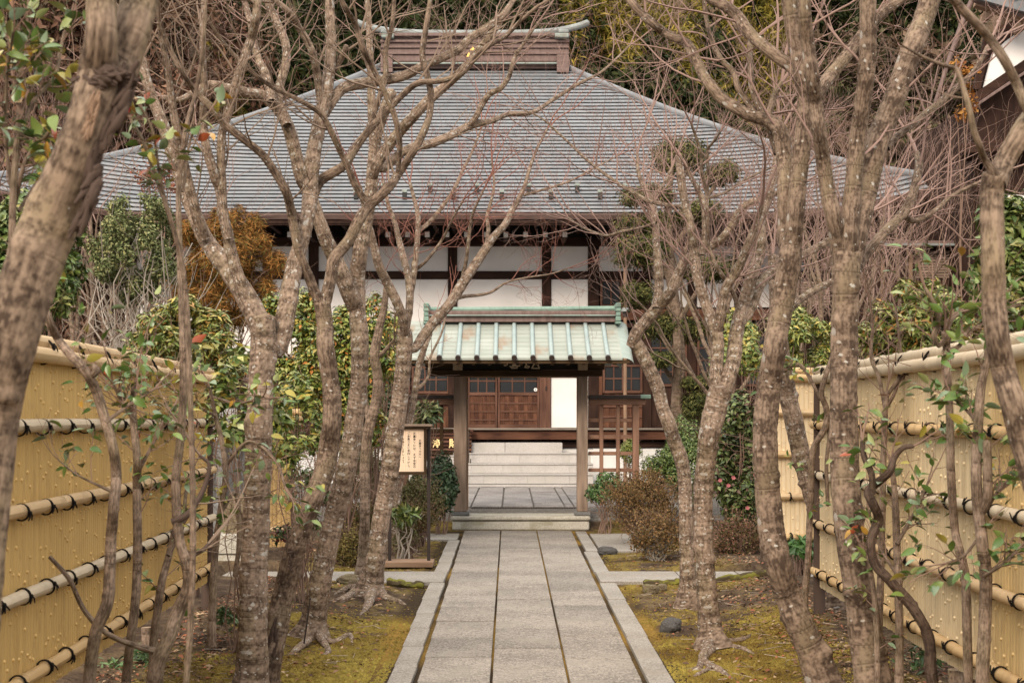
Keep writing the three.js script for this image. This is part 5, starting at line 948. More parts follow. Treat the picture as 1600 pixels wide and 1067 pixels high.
camellia('leafy thin camellia standing close to the straight thick right trunk, low before the fence', 7.0, 30, [
  { p: '1404,1100,8 1406,1020,6.5 1405,930,6.2 1402,850,6 1400,795,5.5 1398,760,4.5 1392,720,3.4', tw: 2, from: .35, flare: .2 }, { p: '1372,1080,5 1370,980,4.6 1362,900,4.4 1350,860,4', z: [7, 7.1], tw: 1 }, { p: '1402,850,3 1430,800,2.6 1448,760,2', z: [7, 7.1], tw: 3 }, { p: '1404,900,3 1378,860,2.4 1366,830,2', z: [7, 7.1], tw: 2 },
], 150, .064, { len: .17, weights: [5, 5, 3, 2.4, 1, 3, .3, .3] });
camellia('bare twiggy shrub whose grey branches fan out over the top of the right fence', 8.6, 31, [
  { p: '1372,1080,7 1374,980,6 1378,860,5.4 1380,760,5 1382,690,4.6 1384,640,4.4 1386,612,4', tw: 2.5, from: .5, flare: .2 }, { p: '1384,640,3.4 1374,590,3 1362,560,2.8 1364,510,2.6 1360,470,2.2', z: [8.6, 8.8], tw: 2 }, { p: '1385,620,3.2 1410,590,3 1440,584,2.8 1460,572,2.4', z: [8.6, 8.7], tw: 2.6 }, { p: '1384,640,3 1400,610,2.6 1408,560,2.4 1400,480,2', z: [8.6, 8.8], tw: 2 },
], 0, .05, { len: .3, tw: 5 });
camellia('slender pale stem with a looping top beside the dark post of the right fence', 10.4, 32, [
  { p: '1262,1000,6 1258,940,5.5 1264,860,5.2 1266,800,5 1268,760,5 1272,700,5 1290,668,5 1292,640,4.6 1284,615,4.4 1290,590,4.2 1300,560,3.6', tw: .8, flare: .2 }, { p: '1290,640,3 1296,680,3 1292,720,3 1294,790,3', z: [10.4, 10.4], tw: 0, tip: 0 }, { p: '1284,625,2.4 1250,570,3 1225,580,3', z: [10.4, 10.6], tw: 2 },
], 90, .062, { len: .18, weights: [6, 5, 3, 1, 1, 1, .2, .2] });
// ---------------------------------------------------------------- shrubs, hedges and trees in leaf
const tintPick = (cols, r) => { const c = r.pick(cols), k = r.in(.75, 1.25); return C(c[0] * k, c[1] * k, c[2] * k); };
// blobs: [x, y, z, rx, ry, rz] in metres; leaves sit in the outer part of each blob
function leafCloud(blobs, n, size, cols, rr, { shell = .55, up = .5, spread = .75, squash = 1, droop = 0 } = {}) {
  const out = [], vol = blobs.map((b) => Math.pow(b[3] * b[4] * b[5], .667)), tot = vol.reduce((a, b) => a + b, 0);
  blobs.forEach((b, bi) => {
    const m = Math.round(n * vol[bi] / tot);
    for (let i = 0; i < m; i++) {
      const d = rr.sphere(), rad = Math.pow(lerp(shell, 1, Math.pow(rr(), .6)), 1) * (1 + .12 * noise3(d.x * 3 + bi, d.y * 3, d.z * 3));
      const p = V(b[0] + d.x * b[3] * rad, b[1] + d.y * b[4] * rad, b[2] + d.z * b[5] * rad);
      const nrm = d.clone().multiplyScalar(.9).add(V(0, up, 0)).add(rr.sphere().multiplyScalar(spread)).normalize();
      if (droop) nrm.y = Math.abs(nrm.y);
      out.push({ p, q: facing(nrm, rr() * 6.283), s: size * rr.in(.65, 1.25), c: tintPick(cols, rr) });
    }
  });
  return out;
}
function subBlobs(c, R, k, rr, f = .42, top = .15) { // many smaller clumps over an ellipsoid
  const out = [];
  for (let i = 0; i < k; i++) { const d = rr.sphere(); if (top < .5) d.y = Math.abs(d.y) * 1.1 - top * rr() * 3; const q = rr.in(.45, .8); const s = f * rr.in(.7, 1.3); out.push([c.x + d.x * R.x * q, c.y + d.y * R.y * q, c.z + d.z * R.z * q, R.x * s, R.y * s * .9, R.z * s]); }
  return out;
}
function stemsTo(o, blobs, base, rr, n, r, mat, wob = .15, name = 'stems', tw = 2) {
  const B = new Buf();
  for (let i = 0; i < n; i++) {
    const b = blobs[i % blobs.length], e = V(b[0] + rr.s(b[3] * .8), b[1] + rr.s(b[4] * .8), b[2] + rr.s(b[5] * .8)), s = V(rr.s(.08), 0, rr.s(.08)), R = [];
    for (let k = 0; k <= 6; k++) { const t = k / 6; R.push({ p: V(lerp(s.x, e.x, Math.pow(t, 1.25)) + rr.s(wob * .3) * (t > 0), lerp(s.y, e.y, t), lerp(s.z, e.z, Math.pow(t, 1.25)) + rr.s(wob * .3) * (t > 0)), r: lerp(r, r * .3, t) }); }
    B.tube(R, 5, { cap: false });
    for (let k = 0; k < tw; k++) growTwig(B, R[3 + k].p, rr.sphere().add(V(0, .6, 0)).normalize(), R[0].p.distanceTo(e) * .35, r * .4, 1, rr, { wob: .3, up: .2, kids: [1, 3], rmin: r * .12 });
  }
  part(name, B.build(), mat, o, undefined, 'stuff');
}
// a shrub from its outline in the picture
function shrub(name, label, cat, [x0, y0, x1, y1], Z, o) {
  const rr = RNG(o.seed || Math.round(x0 * 3 + y0)), cx = (x0 + x1) / 2, R = V((x1 - x0) / 2 * Z / F, (y1 - y0) / 2 * Z / F, o.dz || (x1 - x0) / 2 * Z / F);
  const gy = o.ground ?? gh(wx(cx, Z), -Z), base = V(wx(cx, Z), gy, -Z), t = thing(name, label, cat, base.toArray(), o.group);
  const c = V(0, wy((y0 + y1) / 2, Z) - gy, 0);
  const bl = o.clipped ? [[c.x, c.y, c.z, R.x * .93, R.y * .93, R.z * .93], ...subBlobs(c, R, 16, rr, .3, .2).map((b) => b)] : subBlobs(c, R, o.k || 14, rr, o.f || .42, o.top);
  if (o.stems !== 0) stemsTo(t, o.clipped ? subBlobs(c, R, 12, rr, .3) : bl, base, rr, o.stems || 10, o.sr || .012, o.stemMat || mBrownTwig, o.wob, 'stems', o.tw);
  instanced(o.part || 'foliage', o.leaf || smallLeaf, o.mat || mLeaf, leafCloud(bl, o.n, o.size, o.cols, rr, o.cloud), t);
  if (o.clipped && o.mat === mLeafDull) { // stray shoots stand out of the mound
    const B = new Buf(), L = [];
    for (let i = 0; i < (o.shoots || 70); i++) { const d = rr.sphere(); d.y = Math.abs(d.y) * .9; const p = V(c.x + d.x * R.x * .93, c.y + d.y * R.y * .93, c.z + d.z * R.z * .93), e = d.clone().add(V(0, .7, 0)).add(rr.sphere().multiplyScalar(.5)).normalize(), len = rr.in(.05, .19); B.tube([{ p, r: .0028 }, { p: p.clone().addScaledVector(e, len * .6), r: .002 }, { p: p.clone().addScaledVector(e, len), r: .001 }], 3, { cap: false }); for (let k = 0; k < 7; k++) L.push({ p: p.clone().addScaledVector(e, len * rr.in(.35, 1.05)), q: facing(rr.sphere().add(e).normalize(), rr() * 6), s: o.size * rr.in(.7, 1.25), c: tintPick(o.cols, rr) }); }
    part('shoots', B.build(), mBrownTwig, t, undefined, 'stuff'); instanced('shoot_leaves', o.leaf || smallLeaf, o.mat, L, t);
  }
  return t;
}
const azCols = [[.115, .075, .035], [.145, .09, .045], [.085, .075, .028], [.10, .085, .03], [.17, .11, .06], [.07, .07, .022]];
const azOlive = [[.10, .095, .035], [.13, .12, .05], [.075, .085, .03], [.16, .14, .07], [.11, .08, .045]];
const azRust = [[.15, .085, .035], [.19, .105, .045], [.12, .075, .03], [.22, .14, .07], [.09, .07, .028]];
const dkGreen = [[.022, .045, .018], [.03, .06, .022], [.04, .075, .03], [.018, .036, .015], [.055, .085, .04]];
const mdGreen = [[.06, .10, .022], [.085, .13, .03], [.115, .155, .036], [.045, .078, .02], [.16, .19, .07]];
const ygGreen = [[.16, .19, .036], [.21, .23, .05], [.12, .165, .035], [.28, .28, .10], [.08, .12, .028], [.32, .25, .05]];
const azG = 'clipped azalea mounds around the gate';
const az = (label, rect, Z, cols, n, seed, extra = {}) => shrub('azalea_shrub', label, 'shrub', rect, Z, { clipped: true, n, size: .032, cols, mat: mLeafDull, seed, stems: 26, sr: .009, cloud: { shell: .72, up: .25, spread: 1.0 }, ...extra });
az('olive azalea mound directly behind the notice board, the taller of two there', [618, 742, 690, 830], 18.2, azOlive, 7000, 1);
az('low brown azalea mound under the notice board beside its right leg', [600, 783, 688, 836], 17.4, azCols, 5000, 2);
az('brown azalea mound between the two leaning left trunks', [530, 780, 596, 850], 16.8, azCols, 5200, 3);
az('small yellowish-brown azalea at the stone crossing, left of the lichen-dotted trunk', [522, 830, 578, 892], 15.5, [[.12, .09, .03], [.16, .12, .04], [.09, .075, .025], [.2, .16, .06]], 4200, 4);
az('olive azalea with pale new leaves below the white base wall, behind the left trunks', [540, 698, 606, 790], 19.0, azOlive, 6000, 5);
az('large rust-brown azalea mound right of the gate step', [942, 736, 1062, 838], 18.3, azRust, 11000, 6, { stems: 60, shoots: 170, cloud: { shell: .6, up: .3, spread: 1.0 } });
az('rust-brown azalea with open twigs at the right stone crossing, in front of the larger mound', [982, 800, 1072, 880], 16.3, azRust, 4200, 7, { stems: 60, shoots: 120, stemMat: mPaleTwig, cloud: { shell: .6, up: .3, spread: 1.0 } });
az('straggly pinkish-brown azalea right of the upright twin trunk', [1108, 806, 1196, 882], 16.4, [[.16, .08, .05], [.2, .11, .08], [.10, .07, .03], [.08, .075, .03]], 4600, 8, { cloud: { shell: .55, up: .3, spread: 1.0 } });
shrub('camellia_shrub', 'dense dark green camellia bush clipped round beside the left gate post', 'shrub', [664, 702, 716, 808], 19.8, { clipped: true, n: 3600, size: .075, cols: dkGreen, mat: mLeaf, seed: 11, dz: .4, cloud: { shell: .75, up: .4, spread: .8 } });
shrub('camellia_shrub', 'dark green low bush behind the notice board, left of the round camellia', 'shrub', [630, 738, 678, 800], 19.6, { n: 1500, size: .07, cols: dkGreen, seed: 12, k: 10 });
shrub('green_shrub', 'small fresh green bush at the foot of the right gate post', 'shrub', [910, 738, 975, 804], 19.9, { n: 2400, size: .06, cols: [[.05, .10, .03], [.08, .14, .045], [.11, .17, .06], [.035, .07, .02]], seed: 13, k: 12 });
shrub('green_shrub', 'rounded green hedge bush behind the upright twin trunk, right of the lattice fence', 'hedge', [1034, 650, 1124, 800], 20.6, { clipped: true, n: 11000, size: .045, cols: mdGreen, seed: 14, dz: .7, cloud: { shell: .78, up: .45, spread: .8 } });
shrub('green_shrub', 'low green bush beside the lattice fence with bare twigs in front', 'shrub', [1004, 690, 1064, 790], 20.2, { n: 2800, size: .05, cols: mdGreen, seed: 15, k: 10 });
shrub('green_shrub', 'tiny clipped yellow-green bush seen through the lattice fence', 'shrub', [966, 684, 1004, 726], 24.5, { clipped: true, n: 1800, size: .045, cols: ygGreen.slice(0, 3), seed: 16, ground: .24, cloud: { shell: .7, up: .4 } });
shrub('camellia_shrub', 'tall leafy camellia hedge with pink flowers, between the twin trunks and large right trunk', 'hedge', [1110, 560, 1205, 850], 17.2, { n: 9500, size: .075, cols: [[.045, .07, .018], [.07, .10, .025], [.10, .13, .04], [.15, .17, .06], [.09, .05, .03], [.03, .045, .015]], seed: 17, k: 34, f: .26, top: .9, dz: .5, stems: 16 });
shrub('camellia_shrub', 'bright yellow-green leafy bush top behind the twin trunks, beneath the bare branches', 'shrub', [1112, 480, 1196, 640], 18.6, { n: 3000, size: .08, cols: ygGreen, seed: 18, k: 18, f: .3, dz: .6 });
shrub('nandina_plant', 'dark drooping-leaved plant rising over the top of the notice board', 'plant', [645, 630, 688, 674], 19.3, { n: 420, size: .16, leaf: narrowLeaf, cols: [[.05, .08, .025], [.08, .11, .04], [.03, .05, .02], [.15, .16, .06]], seed: 19, k: 8, stems: 6, cloud: { shell: .3, up: .3 } });
shrub('nandina_plant', 'green plant with drooping narrow leaves on a bent pale stem below the notice board', 'plant', [602, 792, 660, 830], 16.0, { n: 420, size: .13, leaf: narrowLeaf, cols: [[.09, .13, .03], [.13, .16, .04], [.17, .17, .05], [.06, .09, .025]], seed: 20, k: 9, stems: 5, sr: .014, stemMat: mPaleTwig, cloud: { shell: .2, up: .5 } });
shrub('twiggy_shrub', 'thin twiggy bush with few leaves between the leaning trunk and the notice board base', 'shrub', [606, 816, 664, 876], 16.2, { n: 700, size: .035, cols: azOlive, mat: mLeafDull, seed: 21, k: 12, stems: 26, sr: .008, cloud: { shell: .1 } });
shrub('green_shrub', 'dark green leafy shrub under the hall window, between the back left trunks', 'shrub', [570, 560, 640, 700], 20.3, { n: 2200, size: .08, cols: dkGreen, seed: 22, k: 16, f: .3, dz: .4 });
shrub('camellia_shrub', 'tall yellow-green leafed bush with some orange leaves, filling the gaps behind the left trunks', 'shrub', [424, 452, 640, 740], 15.6, { n: 17000, size: .07, cols: [...ygGreen, ...ygGreen, [.36, .14, .03], [.06, .10, .022], [.08, .12, .03]], seed: 23, k: 90, f: .15, top: 1.1, dz: .6, stems: 34, sr: .010, cloud: { shell: .15, up: .9 } });
shrub('camellia_shrub', 'yellow-green bush with long pale leaves hanging over the left fence end', 'shrub', [186, 446, 400, 660], 12.2, { n: 14000, size: .078, leaf: narrowLeaf, cols: [...ygGreen, [.30, .30, .12], [.28, .15, .04]], seed: 24, k: 70, f: .17, top: .9, dz: .5, stems: 24, cloud: { shell: .15, up: 1.0 } });
shrub('evergreen_bush', 'grey-green bush with a tangle of pale twigs behind the left fence', 'bush', [128, 286, 300, 500], 16.5, { n: 15000, size: .05, cols: [[.10, .12, .05], [.14, .16, .07], [.19, .20, .10], [.07, .09, .03], [.24, .23, .10]], mat: mLeafDull, seed: 25, k: 70, f: .17, top: .5, dz: .9, stems: 34, sr: .018, stemMat: mPaleTwig, wob: 1.3, cloud: { shell: .1 } });
shrub('conifer_bush', 'rust-orange feathery conifer in front of the left end of the hall roof', 'conifer', [244, 296, 458, 560], 20.5, { n: 52000, size: .12, leaf: needle, cols: [[.26, .115, .03], [.32, .15, .04], [.20, .09, .025], [.15, .085, .025], [.12, .10, .03]], mat: mLeafDull, seed: 26, k: 80, f: .15, top: .5, stems: 16, sr: .02, dz: .9, cloud: { shell: .15, up: .9 } });
shrub('camellia_shrub', 'green leafy hedge behind the big blurred trunk, above the left fence', 'hedge', [-60, 250, 150, 560], 10.5, { n: 11000, size: .07, cols: [...mdGreen, [.17, .18, .06]], seed: 27, k: 40, f: .22, top: .8, dz: .5, stems: 22 });
shrub('camellia_shrub', 'dense glossy yellow-green hedge above the middle of the right fence', 'hedge', [1330, 425, 1560, 620], 10.8, { n: 22000, size: .075, leaf: narrowLeaf, cols: [[.17, .20, .04], [.22, .235, .06], [.11, .15, .03], [.07, .10, .022], [.32, .30, .13], [.26, .13, .03]], seed: 28, k: 80, f: .15, top: .9, dz: .5, stems: 30, cloud: { shell: .15, up: .8 } });
shrub('camellia_shrub', 'loose light green hedge over the pale panel, between the two biggest right trunks', 'hedge', [1180, 462, 1330, 610], 14.2, { n: 8500, size: .075, leaf: narrowLeaf, cols: ygGreen, seed: 29, k: 50, f: .17, top: .9, dz: .5, stems: 26, cloud: { shell: .15, up: .8 } });
shrub('camellia_shrub', 'leafy green bush at the right edge above the fence, behind the blurred forked trunk', 'hedge', [1510, 290, 1680, 580], 8.2, { n: 6500, size: .072, cols: [...mdGreen, [.15, .17, .05], [.2, .19, .06]], seed: 30, k: 30, f: .24, top: .7, dz: .35, stems: 16 });
shrub('groundcover_plant', 'low broad-leaved green plants in the shade at the foot of the pale panel', 'plant', [1205, 838, 1290, 880], 13.0, { n: 260, size: .11, cols: [[.05, .12, .03], [.07, .16, .04], [.03, .08, .02]], seed: 31, k: 8, stems: 4, sr: .004 });
shrub('groundcover_plant', 'small dark red-berried plants at the foot of the short golden panel', 'plant', [424, 812, 468, 866], 12.7, { n: 260, size: .06, cols: [[.05, .09, .03], [.12, .03, .03], [.03, .06, .02]], seed: 32, k: 7, stems: 5, sr: .004 });
const fern = (label, rect, Z, seed, n = 90, s = .07) => shrub('groundcover_plant', label, 'plant', rect, Z, { n, size: s, leaf: narrowLeaf, cols: [[.06, .11, .035], [.09, .15, .05], [.04, .075, .025]], seed, k: 6, stems: 4, sr: .003, cloud: { shell: .1, up: .8 } });
fern('green seedling plants beside the lichen trunk near the left fence end', [336, 936, 378, 1000], 10.0, 41, 120);
fern('dark leafy seedlings under the left fence, by the thin stems', [150, 990, 270, 1075], 9.0, 42, 220, .08);
fern('dark grassy plant at the foot of the trunk passing behind the straight right one', [1290, 1000, 1340, 1040], 10.2, 43, 120);
fern('seedling leaves under the right fence near the sawn stump', [1400, 1000, 1490, 1066], 8.6, 44, 140);
shrub('camellia_shrub', 'loose camellia with pale-tipped leaves around the lichen trunk at the left fence end', 'shrub', [296, 530, 470, 730], 9.6, { n: 950, size: .085, cols: [...ygGreen, [.07, .12, .03], [.09, .14, .04], [.30, .32, .16]], seed: 51, k: 40, f: .17, top: 1, dz: .4, stems: 22, sr: .006, cloud: { shell: .1, up: .9 } });
shrub('camellia_shrub', 'sparse leafy shrub with hanging leaves before the short golden panel', 'shrub', [404, 560, 520, 760], 12.4, { n: 1500, size: .075, cols: [...ygGreen, [.07, .12, .03]], seed: 52, k: 40, f: .17, top: 1, dz: .35, stems: 16, sr: .007, cloud: { shell: .1, up: .9 } });
shrub('camellia_shrub', 'thin leafy shrub low between the leaning trunks, with dark leaves', 'shrub', [424, 700, 520, 850], 13.2, { n: 700, size: .07, cols: [...mdGreen, [.10, .05, .02]], seed: 53, k: 26, f: .2, top: 1, dz: .3, stems: 14, sr: .006, cloud: { shell: .1, up: .8 } });
shrub('camellia_shrub', 'upper yellow-green camellia crown directly right of the tall lichen trunk fork', 'shrub', [372, 430, 524, 660], 16.6, { n: 9000, size: .07, cols: [...ygGreen, ...ygGreen, [.36, .16, .03], [.08, .12, .03]], seed: 54, k: 60, f: .18, top: 1, dz: .6, stems: 20, sr: .012, cloud: { shell: .15, up: .9 } });
shrub('camellia_shrub', 'yellow and orange leafed camellia crown left of the hall window, between two trunks', 'shrub', [530, 440, 640, 620], 17.2, { n: 4200, size: .07, cols: [...ygGreen, [.36, .14, .03], [.08, .12, .03]], seed: 56, k: 50, f: .18, top: 1, dz: .5, stems: 16, sr: .012, cloud: { shell: .15, up: .9 } });
// flowers on the hedge
{ const t = scene.children.find((o) => (o.userData.label || '').startsWith('tall leafy camellia hedge')); const rr = RNG(77); for (const [px, py] of [[1146, 748], [1138, 760], [1180, 744], [1168, 795], [1125, 752], [1187, 838]]) { const q = W(px, py, 16.75).sub(t.position), g = []; for (let k = 0; k < 6; k++) { const l = leafGeo(.04, .035, .5, -.4, 3); l.rotateX(-.5); l.rotateY(k * 1.05 + rr()); g.push(l); } const f = part('flower', merge(g), M({ color: C(.42, .16, .17), roughness: .7, side: THREE.DoubleSide }), t); f.position.copy(q); f.rotation.x = 1.1; } }
// cloud-pruned podocarpus right of the gate
{
  const Z = 23.2, rr = RNG(55), base = V(wx(1062, Z), .24, -Z), t = thing('cloud_pruned_pine', 'dark green cloud-pruned pine with layered pads, right of the gate against the hall', 'pine tree', base.toArray());
  const pads = [[1005, 305, 44, 20], [1052, 242, 52, 36], [1012, 350, 52, 24], [1006, 392, 52, 30], [996, 460, 28, 22], [1062, 512, 56, 28], [1032, 562, 26, 15], [1090, 596, 30, 13], [1086, 632, 20, 26], [1092, 330, 34, 22], [1108, 420, 40, 24], [1128, 270, 30, 20]];
  const bl = []; pads.forEach(([x, y, a, b], i) => { const c = W(x, y, Z + rr.s(.5)).sub(base); for (let k = 0; k < 8; k++) { const an = rr() * 6.28, q = Math.sqrt(rr()) * .65; bl.push([c.x + Math.cos(an) * q * a * Z / F, c.y + rr.s(.25) * b * Z / F, c.z + Math.sin(an) * q * .5, a * .66 * Z / F, b * .78 * Z / F, .34]); } });
  const P = parsePts('1060,742,11 1060,700,10 1058,650,10 1060,600,9.5 1062,560,9 1058,500,8.5 1050,440,8 1046,390,7 1044,330,6 1048,260,4');
  part('trunk', limbGeo(limbRings(P, Z, Z, 5, .06), 9, base, { flare: .3 }), bark.plain, t);
  pads.forEach(([x, y], i) => { const a = Math.min(9, Math.max(2, Math.round((742 - y) / 60 - .5))), s = P[a] || P[9]; part('limb', limbGeo(limbRings([[s[0], s[1] + 8, 4.5], [(s[0] + x) / 2, (s[1] + y) / 2 + 6, 3.6], [x, y + 3, 2.4]], Z, Z + rr.s(.3), i, .08), i, base, { knots: 0 }), bark.plain, t); });
  instanced('foliage', narrowLeaf, mLeafDull, leafCloud(bl, 44000, .085, [[.045, .055, .018], [.07, .075, .025], [.10, .10, .03], [.035, .042, .015], [.14, .13, .045]], rr, { shell: .35, up: .9, spread: .7 }), t);
}
// ---------------------------------------------------------------- bare trees behind, grown from the ground up
function bareTree(seed, H, mat, twMat, o = {}) {
  const rr = RNG(seed), B = new Buf(), T = new Buf(), tips = [];
  const go = (p, d, len, r, lvl) => {
    const n = 5, R = [{ p: p.clone(), r }], q = p.clone(), dd = d.clone();
    for (let i = 1; i <= n; i++) { dd.add(rr.sphere().multiplyScalar(lvl ? .24 : .1)); dd.y += .06; dd.normalize(); q.addScaledVector(dd, len / n); R.push({ p: q.clone(), r: lerp(r, r * .58, i / n) }); }
    (lvl < 3 ? B : T).tube(R, lvl < 2 ? 7 : lvl < 4 ? 4 : 3, { ru: 1, rv: 1, cap: false });
    if (lvl >= (o.levels || 5)) { tips.push(q.clone()); return; }
    const k = lvl === 0 ? 4 : 2 + (rr() < .6 ? 1 : 0), ax = V();
    for (let j = 0; j < k; j++) { const i = Math.max(1, Math.min(n, Math.round(lerp(lvl ? 2 : 2.5, n, (j + 1) / k)))), e = V().subVectors(R[i].p, R[i - 1].p).normalize(); ax.copy(rr.sphere()).cross(e).normalize(); e.applyAxisAngle(ax, rr.in(.3, .8) * (j === k - 1 ? .5 : 1)); e.y += .12; go(R[i].p, e.normalize(), len * rr.in(.62, .84), R[i].r * (j === k - 1 ? .85 : .62), lvl + 1); }
  };
  go(V(0, 0, 0), V(rr.s(.15), 1, rr.s(.1)).normalize(), H * .3, H * .0115, 0);
  const t = new THREE.Group(); part('trunk', B.build(), mat, t); part('twigs', T.build(), twMat, t, undefined, 'stuff'); t.userData.tips = undefined; return [t, tips];
}
{
  const protos = [bareTree(201, 7.5, bark.plain, mPinkTwig), bareTree(202, 7, bark.plain, mPinkTwig), bareTree(203, 8, bark.plain, mBrownTwig), bareTree(204, 7.5, mHillTwig, mHillTwig)];
  const rr = RNG(60);
  const put = (k, label, px, Z, s, yaw, group, gy) => { const t = protos[k][0].clone(); t.name = numbered('bare_tree'); t.position.set(wx(px, Z), gy ?? .1, -Z); t.rotation.y = yaw; t.scale.setScalar(s); scene.add(t); tag(t, label, 'tree', group); return t; };
  const gR = 'bare trees between the right fence and the side hall', gL = 'bare trees at the left beyond the fence';
  const lR = 'bare twiggy tree in the pinkish tangle before the right part of the hall', lL = 'bare brown tree in the thicket at the upper left beyond the fence';
  for (const [k, px, Z, s, y] of [[0, 1140, 21, .95, .3], [1, 1215, 20, 1.0, 2.1], [2, 1300, 19, .92, 4.0], [0, 1375, 21.5, 1.05, 1.2], [1, 1440, 19, .85, 5.2], [2, 1500, 22, .9, .8], [1, 1265, 23.5, 1.1, 3.3], [0, 1410, 25, 1.15, 2.8], [2, 1170, 24, 1.0, 5.6], [0, 1120, 25, 1.0, 2.2], [1, 1185, 21.5, 1.05, 4.9], [0, 1240, 22, 1.1, .9]]) put(k, lR, px, Z, s, y, gR);
  for (const [k, px, Z, s, y] of [[2, 60, 21, 1.1, 1.5], [0, 150, 24, 1.2, 3.1], [1, 230, 26, 1.25, .4], [2, -10, 17, .95, 4.4], [0, 100, 29, 1.4, 5.1]]) put(k, lL, px, Z, s, y, gL);
  const gH = 'bare trees on the wooded hill', lH = 'leafless tree rising on the wooded hill beyond the hall';
  for (const [k, px, Z, s, y] of [[0, 40, 40, 1.5, 1], [1, 130, 42, 1.6, 2], [0, 310, 44, 1.6, 4], [1, 390, 50, 1.5, 5], [0, 1260, 50, 1.6, .5], [1, 1350, 48, 1.7, 3.6], [2, 1430, 46, 1.6, 4.6], [0, 1500, 46, 1.6, 5.8]]) put(3, lH, px, Z, s, y, gH, hillY(wx(px, Z), Z) - .2);
}
// a few dry leaves of rust red before the left end of the roof
shrub('maple_shrub', 'small tree with rust-red dry leaves before the left end of the hall roof', 'shrub', [196, 236, 290, 330], 22, { n: 420, size: .07, cols: [[.22, .08, .05], [.28, .12, .07], [.16, .06, .04]], mat: mLeafDull, seed: 61, k: 14, stems: 9, sr: .018, stemMat: mBrownTwig, cloud: { shell: .1 } });
shrub('dry_shrub', 'bush with clusters of dry orange leaves before the gable of the side hall', 'shrub', [1466, 70, 1540, 200], 18, { n: 260, size: .075, cols: [[.30, .13, .03], [.36, .18, .05], [.2, .08, .03]], mat: mLeafDull, seed: 62, k: 9, f: .22, top: 1, tw: 0, stems: 3, sr: .014, stemMat: mBrownTwig, cloud: { shell: .2 } });
